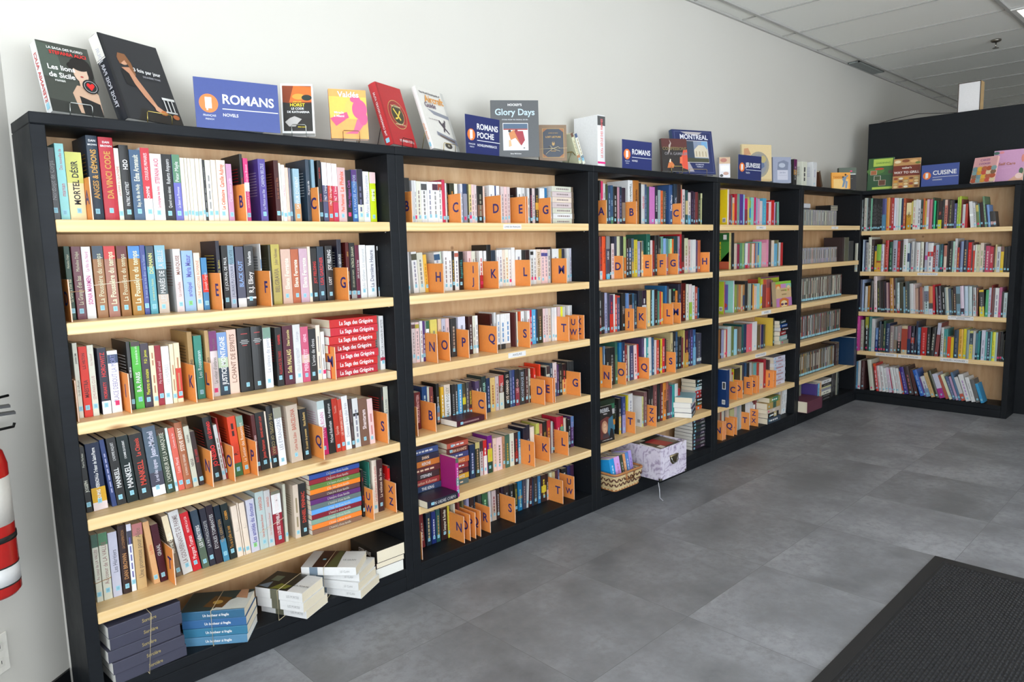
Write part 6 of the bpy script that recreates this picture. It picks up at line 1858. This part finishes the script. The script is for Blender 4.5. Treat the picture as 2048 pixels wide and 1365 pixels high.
FB('guide_book', 1.438, .03, ZT, 17, 18, .2, .275, .02, 'eceae6', 'e6e2da', [
    ('r', 0, 0, 1, 1, 'e4e0d8'), ('r', .9, .0, 1, 1, 'c8c6c0'), ('p', [(.2, .66), (.95, .6), (.95, .54), (.4, .58)], '90929c'), ('p', [(.5, .5), (.54, .5), (.66, .4), (.8, .3), (.78, .28), (.64, .36), (.5, .46)], '504850'), ('p', [(.72, .52), (.76, .5), (.62, .3), (.58, .32)], '4a4048'), ('e', .66, .43, .05, .04, '5a5058'), ('p', [(.3, .3), (.98, .2), (.98, .1), (.5, .2), (.3, .24)], '8a8c98'), ('p', [(.35, .26), (.9, .18), (.9, .15), (.4, .22)], '6a5a50'), ('e', .6, .08, .13, .05, '4a4440'), ('e', .6, .08, .04, .02, 'b0a890'),
    ('t', .44, .9, .05, 'The World Encyclopedia of', '504850', .75), ('t', .54, .77, .16, 'Aircraft', 'e8a048', .84), ('t', .34, .68, .12, 'Guide', '7a6878', .5), ('t', .3, .48, .03, 'From the early days', '887880', .4)],
    'tall white guide with propeller planes, on the second case top', easel='c8b070', sp_text='Aircraft Guide', sp_tc='e0a070', hard=True, what='white aeroplane guide')
FB('picture_book', 1.79, .055, ZT, -36, 2, .218, .252, .014, '4c4e50', '505254', [
    ('r', 0, 0, 1, 1, '545658'), ('r', .24, .12, .77, .6, 'e0e0e0'), ('r', .25, .13, .76, .59, 'd8dcdc'), ('r', .25, .5, .76, .59, '4a6078'), ('r', .25, .48, .76, .5, 'a84038'), ('p', [(.36, .42), (.46, .48), (.6, .44), (.66, .3), (.6, .22), (.5, .34), (.4, .3)], 'c8804a'), ('p', [(.48, .46), (.66, .46), (.7, .3), (.62, .2), (.54, .34)], 'a02c38'), ('e', .38, .46, .03, .025, '3a3030'), ('e', .52, .47, .03, .025, '8a2830'), ('p', [(.36, .3), (.4, .3), (.42, .2), (.36, .18)], 'd8b080'), ('e', .68, .16, .02, .008, '222222'),
    ('t', .5, .9, .055, "HOCKEY'S", 'f0f0f0', .4), ('t', .5, .74, .17, 'Glory Days', 'b8ccd4', .84), ('t', .5, .65, .035, 'STORIES FROM THE ORIGINAL SIX ERA', 'c8ccd0', .55), ('t', .5, .05, .03, 'Brian McFarlane', 'd8d8d8', .34)],
    'grey hockey book with a framed player photograph, on the second case top', stick=None)
FB('gift_book', 2.075, .03, ZT, -36, 2, .134, .168, .02, '8a6848', '7e6248', [
    ('r', 0, 0, 1, 1, '846a50'), ('r', .12, .09, .9, .9, 'c8a058'), ('r', .135, .1, .885, .89, '3e4450'), ('p', [(.135, .1), (.3, .1), (.135, .2)], 'a06840'), ('p', [(.885, .1), (.72, .1), (.885, .2)], 'a06840'), ('p', [(.135, .89), (.3, .89), (.135, .79)], 'a06840'), ('p', [(.885, .89), (.72, .89), (.885, .79)], 'a06840'),
    ('t', .51, .76, .03, 'A STORY OF TRUTH', 'c8a058', .5), ('t', .51, .64, .065, 'LOST LECTURE', 'c8a058', .68), ('e', .51, .48, .05, .06, 'b89458'), ('e', .51, .52, .02, .03, '3e4450'), ('t', .51, .26, .04, 'Randolph', 'c8a058', .4)],
    'brown and navy gift book tied with cream string, on the second case top', stick=None)
c_, s_ = math.cos(R(-36)), math.sin(R(-36))
def onb(u, v, z): return (2.075+u*c_-v*s_, .03+u*s_+v*c_, ZT+z)
m = MB(); sm_ = paint('e8d8b0', .6)
m.tube([onb(-.002, -.003, .055), onb(.136, -.003, .06), onb(.136, .025, .06), onb(-.002, .025, .055)], .0008, sm_, 6, True)
m.tube([onb(.062, -.004, .056), onb(.045, -.005, .067), onb(.052, -.006, .07), onb(.064, -.005, .057), onb(.09, -.005, .066), onb(.1, -.006, .06), onb(.064, -.005, .056)], .0008, sm_, 6)
m.tube([onb(.064, -.005, .057), onb(.04, -.005, .04), onb(.03, -.005, .03)], .0008, sm_, 6); m.tube([onb(.064, -.005, .057), onb(.09, -.005, .048), onb(.1, -.005, .045)], .0008, sm_, 6)
tag(m.build('string_bow'), 'cream string bow tied round the brown gift book', 'string')
for i, (x, tl) in enumerate(((2.30, -25), (2.330, -25))):   # two pocket books leaning on an easel, spines out
    o = make_book('pocket_book', .018, .158, .108, ('ddb', 'eed')[i], 'a97', '......', 'b0-.13:%s;b.72-.87:%s' % (('754', '568')[i], ('c74', '58a')[i]), seed=300+i)
    o.matrix_world = Matrix.Translation((x+.068, .03, ZT+.004+.0*i)) @ Matrix.Rotation(R(tl), 4, 'Y')
    tag(o, ('brown-tipped', 'blue-tipped')[i]+' cream pocket book leaning on an easel, second case top', 'book')
es = empty('wire_easel', (2.29, .02, ZT)); gm = metal('c0a050', .3)
m = MB(); m.tube([(0, .02, .002), (.028, .02, .062), (.036, .02, .062), (.125, .02, .0018), (.128, .02, .012)], .0016, gm); m.tube([(0, .1, .002), (.028, .1, .062), (.036, .1, .062), (.125, .1, .0018), (.128, .1, .012)], .0016, gm); m.tube([(.032, .02, .062), (.032, .1, .062)], .0016, gm); m.build('frame', es)
tag(es, 'gold wire easel under two leaning cream pocket books', 'easel', 'wire book easels on the case tops')
o = make_book('novel', .06, .262, .16, 'eee', 'e77', "LE XXe SIÈCLE DES FEMMES", 'b0.02-.2:555;b.9-.94:e38', seed=310, stick=''); place(o, (2.515, .03, ZT+.0003), 0); tag(o, 'thick white history paperback standing alone on the second case top', 'book')
FB('novel', 3.13, .045, ZT, -24, 7, .172, .19, .02, '442c28', '2e2622', [
    ('r', 0, 0, 1, 1, '2a2422'), ('r', 0, .72, 1, 1, '5a2c28'), ('p', [(.8, .1), (1, .05), (1, .68), (.85, .66), (.78, .5), (.72, .3)], 'd85038'), ('p', [(.68, .24), (.78, .24), (.8, .46), (.7, .44)], 'e07048'), ('p', [(.18, .1), (.42, .1), (.46, .2), (.36, .3), (.24, .26)], 'd07840'), ('p', [(.26, .28), (.3, .38), (.34, .36), (.32, .26)], 'e8d8c0'), ('p', [(.24, .5), (.28, .8), (.34, .86), (.3, .98), (.38, .86), (.34, .76), (.3, .6)], 'b8a8a0'),
    ('t', .5, .65, .16, 'CONFESSIONS', '8a7850', .94), ('t', .55, .5, .14, 'OF A GAMBLER', '888488', .9)],
    'dark confession novel with a smoking hand cover, on the third case top', easel='d8c070', what='dark confession novel')
FB('picture_book', 3.33, .085, ZT, -19, 10, .305, .272, .03, '2a4468', '232c5c', [
    ('r', 0, 0, 1, 1, '252f60'), ('r', .05, .04, .96, .96, '8088a8'), ('r', .055, .045, .955, .955, '252f60'), ('p', [(.2, .96), (.75, .96), (.65, .9), (.35, .9)], 'b8b0b0'), ('r', .2, .26, .86, .76, 'e8e0d8'), ('r', .21, .27, .85, .75, '8898b0'), ('r', .21, .27, .5, .75, '3e4a5c'), ('r', .5, .42, .6, .75, '8a94a8'), ('r', .7, .6, .85, .75, '78a8d0'), ('p', [(.5, .38), (.84, .38), (.84, .56), (.76, .66), (.62, .66), (.5, .55)], 'd8ccb4'), ('r', .54, .4, .56, .52, 'a89878'), ('r', .62, .4, .64, .52, 'a89878'), ('r', .7, .4, .72, .52, 'a89878'), ('r', .78, .4, .8, .52, 'a89878'), ('r', .21, .27, .85, .36, '4a4c3a'), ('p', [(.05, .05), (.45, .05), (.35, .25), (.05, .3)], 'b0a8b0'),
    ('t', .52, .79, .15, 'MONTREAL', 'e8e8f0', .72), ('t', .6, .2, .04, 'DRUMMOND', 'c8c8d8', .3), ('t', .6, .15, .04, 'TREMBLAY', 'c8c8d8', .3)],
    'large navy picture book of a city landmark, on the third case top', easel='c8b070', hard=True, stick=None, what='navy city book')
FB('novel', 3.72, .02, ZT, -38, 3, .072, .128, .03, 'e8e4ec', 'd8dce8', [
    ('r', 0, 0, 1, 1, 'dcd8dc'), ('r', 0, .68, 1, 1, 'c8a888'), ('e', .4, .85, .3, .1, 'b07060'), ('r', .1, .3, .9, .6, 'ece8ee'), ('e', .6, .2, .25, .08, 'c09888'), ('e', .2, .1, .15, .07, '44403c')],
    'little pale paperback with orange blossom cover, fourth case top', stick=None)
FB('picture_book', 4.085, .055, ZT, -23, 3, .245, .243, .02, 'd8c8a0', 'd8bc88', [
    ('r', 0, 0, 1, 1, 'dcc494'), ('r', 0, 0, 1, .06, 'd0b484'), ('p', [(.05, .7), (.3, .72), (.2, .9), (.06, .88)], 'c8946c'), ('e', .55, .45, .36, .36, '9c9688'), ('e', .55, .45, .28, .29, '8c8e94'), ('p', [(.5, .6), (.7, .66), (.75, .4), (.6, .3)], '607090'), ('p', [(.35, .5), (.5, .6), (.5, .3), (.4, .25)], '8a6a60'), ('e', .7, .6, .1, .1, 'b8a870')],
    'parchment-coloured map book behind the youth sign, fourth case top', stick=None, hard=True)
FB('novel', 4.47, .028, ZT, -27, 3, .152, .182, .022, '9aa0b4', '9aa0b4', [
    ('r', 0, 0, 1, 1, '9ca2b6'), ('r', .24, .12, .82, .5, 'c8c8d4'), ('p', [(.24, .5), (.82, .5), (.86, .8), (.6, .88), (.28, .8)], '7c8498'), ('e', .5, .68, .18, .09, 'b4bac8'), ('t', .53, .38, .07, 'Jane Eyre', '8088a0', .4), ('r', .3, .3, .76, .31, 'a0a4b8')],
    'grey-blue classic novel with engraved waves, fourth case top', stick=None)
def upright(kind, x, t, h, d, c, tc, tx, op, label, seed, y=.03, stick_=''):
    o = make_book(kind, t, h, d, c, tc, tx, op, seed=seed, stick=stick_, gap=.05); place(o, (x, y, ZT+.0003)); tag(o, label, 'book'); return o
upright('novel', 4.80, .05, .188, .12, '222', 'aaa', '.. ...', 'b0-.4:625;b.4-.6:a73', 'black and plum novel beside the grey-blue classic, fourth case top', 320)
upright('novel', 4.94, .085, .18, .12, 'ddc', '444', '...', '', 'cream thick novel with grey blurb, fifth case top', 321)
upright('novel', 5.125, .075, .188, .12, 'ddd', '99b', 'MAHIR', '', 'white narrow novel lettered up the spine, fifth case top', 322, stick_=BLUE)
o = make_book('novel', .03, .13, .13, '432', 'b84', '', 'L:532', seed=323, stick='', gap=0); o.matrix_world = Matrix.Translation((5.29, .03, ZT+.001)) @ Matrix.Rotation(R(-25), 4, 'Y'); tag(o, 'dark brown novel leaning past the white narrow novel', 'book')
o = make_book('binder', .03, .25, .2, '136', 'eee', '', 'n;C', parts=False, seed=331, hard=False); place(o, (3.735, -.045, .3483)); tag(o, 'bright blue tall binder with barcodes jutting from the fifth shelf', 'binder')
m = MB(); m.add([(-.0004, .01, .12), (-.0004, .035, .12), (-.0004, .035, .17), (-.0004, .01, .17)], [(0, 1, 2, 3)], paint('eeeeee')); m.add([(-.0007, .014, .125), (-.0007, .031, .125), (-.0007, .031, .165), (-.0007, .014, .165)], [(0, 1, 2, 3)], paint('444444')); m.build('barcode_label', o)
FB('cd_case', 5.54, .05, ZT, -34, 3, .168, .132, .012, 'e8a040', 'e8a848', [
    ('r', 0, 0, 1, 1, 'f0a848'), ('r', .1, .0, .9, .6, 'f8cc80'), ('p', [(.55, .1), (.66, .12), (.72, .4), (.8, .7), (.9, .8), (.84, .85), (.74, .74), (.66, .78), (.56, .6), (.62, .45)], '7a90a8'), ('p', [(.72, .05), (.82, .04), (.86, .45), (.74, .5)], '8898b0'), ('e', .74, .86, .05, .06, '4a3828'), ('e', .6, .72, .05, .05, '4a3828'), ('t', .3, .66, .16, 'TANGO', 'c87828', .5)],
    'bright orange TANGO case with a dancing couple, fifth case top', stick=None)
FB('box_set', 5.76, .08, ZT, -44, 3, .146, .185, .03, '3a3a34', '2e2c2a', [
    ('r', 0, 0, 1, 1, '2a2624'), ('r', 0, .68, 1, 1, '5a6658'), ('e', .7, .84, .07, .03, 'f03878'), ('r', .5, .68, .96, .74, 'c8ccc8'), ('r', .1, .5, .8, .51, '888888')],
    'dark boxed set with green top band behind the orange case', stick=None)
# end bookcase top
FB('cookbook', 6.108, -.02, ZT, -80, 9, .196, .275, .02, '6a8a60', '3c6a38', [
    ('r', 0, 0, 1, 1, '3e6838'), ('p', [(0, .5), (1, .45), (1, 0), (0, 0)], '34583a'), ('e', .3, .6, .35, .1, '58803c'), ('r', .2, .74, .96, .97, 'b8d058'), ('t', .58, .82, .07, 'GARDENING', '5a8a38', .68), ('r', .2, .03, .98, .1, 'b8d058'), ('r', .1, .48, .36, .62, 'c8b8a0'), ('r', .12, .49, .34, .61, 'b06840'), ('r', .25, .3, .52, .45, 'd8d8c8'), ('r', .27, .31, .5, .44, '4a5838'), ('r', .44, .14, .72, .31, 'c8a890'), ('r', .46, .15, .7, .3, '6a4030'), ('e', .45, .66, .18, .03, 'd04830'), ('r', .8, .5, 1, .6, '58483c')],
    'green gardening book with lime title panel, first on the end case', stick=None)
FB('cookbook', 6.108, -.222, ZT, -80, 9, .2, .25, .02, 'a04828', 'b87840', [
    ('r', 0, 0, 1, 1, 'c09058'), ('e', .15, .9, .12, .05, 'e8d8b0'), ('e', .45, .92, .14, .05, '8a4a28'), ('e', .75, .9, .14, .05, 'e0b070'), ('e', .9, .84, .1, .04, '6a7838'), ('r', 0, .42, 1, .77, '78301e'), ('t', .5, .66, .09, "weber's", 'f0e8e0', .4), ('t', .5, .5, .14, 'WAY TO GRILL', 'f4ece4', .92)]+
    [('e', .12+.19*(i % 5), .06+.09*(i // 5), .08, .035, ('e8c890', 'a04828', 'e8e0c8', 'd89838', '7a4828', 'c8b078', 'e0a050')[i % 7]) for i in range(20)],
    'brown barbecue cookbook covered in small dishes, on the end case', stick=None)
FB('cookbook', 6.06, -.80, ZT, -106, 16, .17, .2, .022, 'e8b8b0', 'e8b0a8', [
    ('r', 0, 0, 1, 1, 'd8a898'), ('r', 0, .62, 1, 1, 'e0a8a8'), ('t', .48, .84, .12, 'CAKES', '8a4a88', .62), ('t', .48, .7, .1, 'COOKIES', '8a4a88', .66)]+
    [('e', .14+.2*(i % 5), .08+.15*(i // 5), .12, .09, ('b85838', '88a8a8', 'e0a040', 'd05848', 'e8d0a8', '8a6850', '7898a0', 'e8b848', 'c06848')[i % 9]) for i in range(20)],
    'pink cakes and cookies book leaning on the end case', stick=None, right=True)
FB('guide_book', 6.115, -.935, ZT, -88, 9, .196, .238, .022, 'c8e8d8', 'c8a0c0', [
    ('r', 0, 0, 1, 1, 'c898bc'), ('p', [(.5, 0), (1, 0), (1, .35), (.8, .2)], 'd8a890'), ('e', .92, .3, .07, .1, '4a6850'), ('e', .86, .15, .12, .09, 'e8c8c0'), ('e', .95, .7, .05, .12, 'd88878'), ('e', .08, .92, .1, .05, '486a60'), ('e', .25, .93, .08, .04, 'd88890'), ('t', .45, .52, .12, 'Self Care', 'b07050', .66), ('r', .25, .42, .6, .425, 'e0b8d0')],
    'mauve self care book with leafy floral border, last on the end case', stick=None, right=True, hard=True)
# face-out books on the shelves
FB('paperback_book', 2.512, .035, .3483, -2, 6, .128, .198, .018, '222222', '222222', [
    ('r', 0, 0, 1, 1, '24201f'), ('p', [(0, .1), (1, .1), (1, .62), (.6, .7), (0, .6)], '6a3430'), ('p', [(.55, .15), (1, .15), (1, .7), (.7, .62)], '3c6a80'), ('p', [(.65, .1), (.98, .1), (.95, .3), (.8, .36)], '1c1c20'), ('e', .42, .42, .2, .18, 'b8876a'), ('e', .42, .39, .12, .14, 'd4a888'), ('e', .37, .43, .02, .01, '332018'), ('e', .47, .43, .02, .01, '332018'), ('e', .42, .32, .03, .01, '9a4038'), ('p', [(.2, .12), (.66, .12), (.6, .24), (.28, .24)], '4a3c40'),
    ('t', .5, .84, .15, 'REBEL', 'c8c8cc', .9), ('t', .5, .77, .05, 'TERESA', 'd8d0d0', .6), ('t', .5, .05, .05, 'a novel of the north', 'c0b8b8', .7)],
    'dark fantasy paperback with hooded woman cover, fifth shelf, third bookcase', stick=None)
FB('childrens_book', 4.548, .02, .9453, 0, 4, .25, .185, .03, 'b0a080', 'b8a888', [
    ('r', 0, 0, 1, 1, 'd8b888'), ('r', 0, .9, 1, 1, '8cc83c'), ('r', 0, .74, .32, .9, 'e88838'), ('r', .32, .74, .66, .9, 'c88cc0'), ('r', .66, .74, 1, .9, '8cc8b0'), ('e', .15, .76, .1, .06, 'ecd0a0'), ('e', .82, .77, .1, .06, 'ecd0a0'), ('r', 0, 0, 1, .34, 'c07cb8'), ('e', .48, .14, .3, .2, 'd87830'), ('e', .48, .1, .22, .14, 'f0d8a0'), ('p', [(.2, 0), (.3, .02), (.28, .26), (.5, .34), (.2, .28)], 'd87830'), ('p', [(.76, 0), (.66, .02), (.68, .24), (.5, .34), (.78, .26)], 'd87830'), ('e', .36, .09, .09, .045, '5c2858'), ('e', .6, .09, .09, .045, '5c2858'), ('r', .4, .09, .56, .1, '5c2858'), ('t', .45, .62, .09, 'Le club des', '7a6038', .7), ('t', .5, .46, .08, 'Les Jumeaux', '7a6038', .6), ('e', .62, .64, .04, .04, '8cc83c'), ('e', .78, .64, .04, .04, 'e88838')],
    "colourful face-out children's book with a girl in purple sunglasses", stick=None)
FB('childrens_book', 4.47, .10, .9453, 0, 2, .29, .222, .02, 'a8b030', 'b4be30', [('r', 0, 0, 1, 1, 'b8c238'), ('r', 0, .95, 1, 1, '7a4a68')], "lime yellow children's book rising behind the face-out sunglasses book", stick=None)
# ---------------------------------------------------------------- wicker basket with pocket books (base of the third bookcase)
bk = tag(empty('wicker_basket', (2.50, -.075, .1003), R(-1)), 'small woven wicker basket of pocket books, base of the third bookcase', 'basket')
def ring(x0, x1, y0, y1, z, r_=.03, n=5):
    pts = []
    for cx, cy, a0 in ((x1-r_, y0+r_, -90), (x1-r_, y1-r_, 0), (x0+r_, y1-r_, 90), (x0+r_, y0+r_, 180)):
        for k in range(n): t_ = R(a0+90*k/(n-1)); pts.append((cx+r_*math.cos(t_), cy+r_*math.sin(t_), z))
    return pts
WK, WD, WR = paint('e6cf9e', .6), paint('5c3626', .6), paint('b57a48', .5)
m = MB(); H0 = .092
for k in range(9):
    z = .006+k*.0095; e = .018*(z/H0); 
    base = ring(-e+.012, .225+e, -e+.008, .175+e, z, .02, 5)
    # resample and weave in and out
    P = []; nseg = 30
    tot = [Vector(p) for p in base]; tot.append(tot[0]); ds = [0]
    for i in range(1, len(tot)): ds.append(ds[-1]+(tot[i]-tot[i-1]).length)
    cxy = Vector((.12, .09, z))
    for i in range(64):
        s_ = ds[-1]*i/64; j = max(q for q in range(len(ds)) if ds[q] <= s_+1e-9); j = min(j, len(tot)-2); f = (s_-ds[j])/max(1e-9, ds[j+1]-ds[j]); p = tot[j].lerp(tot[j+1], f)
        off = .0022*(1 if (i+k) % 2 else -1); dirv = (p-cxy); dirv.z = 0; P.append(p+dirv.normalized()*off)
    m.tube(P, .0042, WD if k in (2, 3, 5, 6) and False else WK, 6, True)
m.build('woven_side', bk)
m = MB()
for k in (3, 6):
    z = .006+k*.0095+.002; e = .018*(z/H0); base = ring(-e+.012, .225+e, -e+.008, .175+e, z, .02, 5)
    tot = [Vector(p) for p in base]; tot.append(tot[0]); ds = [0]
    for i in range(1, len(tot)): ds.append(ds[-1]+(tot[i]-tot[i-1]).length)
    cxy = Vector((.12, .09, z)); P = []
    for i in range(96):
        s_ = ds[-1]*i/96; j = min(max(q for q in range(len(ds)) if ds[q] <= s_+1e-9), len(tot)-2); f = (s_-ds[j])/max(1e-9, ds[j+1]-ds[j]); p = tot[j].lerp(tot[j+1], f); dirv = p-cxy; dirv.z = 0
        P.append(p+dirv.normalized()*.0038+Vector((0, 0, .006*(1 if (i//2) % 2 else -1))))
    m.tube(P, .0045, WD, 5, True)
m.build('dark_weave', bk)
m = MB(); m.tube(ring(-.006, .243, -.01, .193, H0+.004, .025), .007, WR, 8, True); m.build('rim', bk)
m = MB(); m.tube(ring(.012, .225, .008, .175, .004, .02), .006, WR, 8, True); m.box((.015, .01, .001), (.222, .172, .006), WR); m.build('base', bk)
m = MB()
m.tube([(.085, -.017, H0), (.088, -.013, .055), (.15, -.013, .055), (.153, -.017, H0)], .005, WR); m.build('handle_frame', bk)
for i, (x, t, h, c, d) in enumerate(((.006, .04, .165, '29d', 'bdf'), (.05, .045, .168, 'dae', 'c8b'), (.1, .024, .17, '343', 'bbb'), (.128, .02, .17, 'd96', 'eca'), (.152, .024, .172, '58c', 'dde'), (.18, .026, .178, 'a9d', '86b'))):
    o = make_book('pocket_book', t, h, .1, c, d, '......', 'n', seed=400+i); o.matrix_world = Matrix.Translation((2.512+x, -.055, .108)) @ Matrix.Rotation(R(-11), 4, 'X') @ Matrix.Rotation(R(0), 4, 'Y')
    tag(o, '%s pocket book standing in the wicker basket' % ('bright blue', 'thick pink', 'black-green', 'orange', 'royal blue', 'lilac')[i], 'book', 'pocket books in the wicker basket')
for i, c in enumerate(('322', '533', '633', '345', '733', '422')):
    o = make_book('pocket_book', .026, .15, .06, c, 'baa', '...', 'n', seed=410+i); o.matrix_world = Matrix.Translation((2.515+.0285*i, .062, .107)) ; tag(o, '%s pocket book in the back row of the wicker basket' % ordw(i+1), 'book', 'pocket books in the wicker basket')
# ---------------------------------------------------------------- lilac storage box
bx = tag(empty('storage_box', (2.824, -.15, .1003)), 'lilac flower-print storage box with metal handle jutting from the third bookcase', 'storage box')
FP = special('fp', fabric_print); bw, bd, bh = .262, .355, .186
m = MB(); m.bbox((0, 0, 0), (bw, .003, bh), FP, .0008); m.bbox((0, bd-.003, 0), (bw, bd, bh), FP, .0008); m.bbox((0, .003, 0), (.003, bd-.003, bh), FP, .0008); m.bbox((bw-.003, .003, 0), (bw, bd-.003, bh), FP, .0008); m.box((.003, .003, 0), (bw-.003, bd-.003, .003), FP); m.build('walls', bx)
BR = metal('8f8468', .35)
m = MB(); m.prism([(.09, .13), (.165, .13), (.165, .115), (.158, .09), (.14, .074), (.115, .074), (.097, .09), (.09, .115)], BR, 1, -.003, 0.); m.tube([(.088, -.004, .124), (.168, -.004, .124)], .005, metal('c8b890', .3)); m.tube([(.095, -.006, .122), (.098, -.012, .1), (.115, -.014, .086), (.14, -.014, .086), (.157, -.012, .1), (.16, -.006, .122)], .0032, metal('c8c8c0', .25)); m.build('metal_handle', bx)
for cx, cy in ((0, 0), (bw, 0)):
    m = MB(); sx = -1 if cx == 0 else 1
    m.bbox((cx-.0015 if sx < 0 else cx-.016, -.0015, -.0), (cx+.016 if sx < 0 else cx+.0015, .016, .014), metal('8a8a80', .4), .002); m.build('corner_guard', bx)
m = MB(); m.tube([(bw-.04, -.003, bh-.002), (bw-.05, -.005, bh-.012), (bw-.062, -.005, bh-.016), (bw-.048, -.005, bh-.008), (bw-.025, -.004, bh+.006)], .0025, paint('e0dce4', .6)); m.build('ribbon', bx)
zz = .1033
for i, (tt, c, lb) in enumerate(((.05, '443', 'lowest'), (.05, '334', 'second'), (.04, '554', 'third'))):
    o = make_book('paperback_book', tt, .2, .14, c, 'bbb', '...', 'n', parts=False, seed=420+i, hard=False); place(o, (2.85, -.12, zz), 0, True, tt); zz += tt+.0006; tag(o, '%s book packed flat inside the lilac box' % lb, 'book', 'books inside the lilac box')
o = make_book('paperback_book', .03, .2, .15, '322', 'ccc', 'JIM ....', 'n', parts=True, seed=424, hard=False); o.matrix_world = Matrix.Translation((2.86, -.135, zz+.002)) @ Matrix.Rotation(R(4), 4, 'Z') @ Matrix.Rotation(R(4), 4, 'X') @ Matrix.Translation((0, 0, .03)) @ Matrix.Rotation(R(90), 4, 'Y')
tag(o, 'black and red paperback lying uppermost at the front of the lilac box', 'book')
m = art('', None, .2, .15, [('r', 0, 0, 1, 1, '2a2220'), ('p', [(.3, .1), (.75, .1), (.6, .9), (.15, .9)], '9c2830'), ('r', .04, .05, .26, .3, 'd8d4cc'), ('p', [(.75, .1), (1, .1), (1, .9), (.6, .9)], '6a6258')]); m.v = [(-.0004-q, y, x) for x, y, q in m.v]; m.build('cover_print', o)
o = make_book('paperback_book', .034, .16, .11, '455', '99a', '...', '', parts=False, seed=425, hard=False, stick=BLUE); place(o, (2.935, .03, zz+.002), 0, True, .034); tag(o, 'dark grey paperback lying uppermost at the back of the lilac box', 'book')
o = make_book('paperback_book', .026, .19, .13, 'a95', '763', '....', '', parts=False, seed=426, hard=False, stick=BLUE); place(o, (2.92, .075, zz+.0375), 3, True, .026); tag(o, 'olive paperback lying flat behind the lilac box pile', 'book')
m = MB(); m.tube([(2.80, -.15, .1), (2.79, -.165, .06), (2.785, -.17, .02), (2.795, -.185, .003)], .0022, paint('c8ccd4', .4)); tag(m.build('plastic_strip'), 'thin clear plastic strip hanging below the lilac box corner', 'strip')
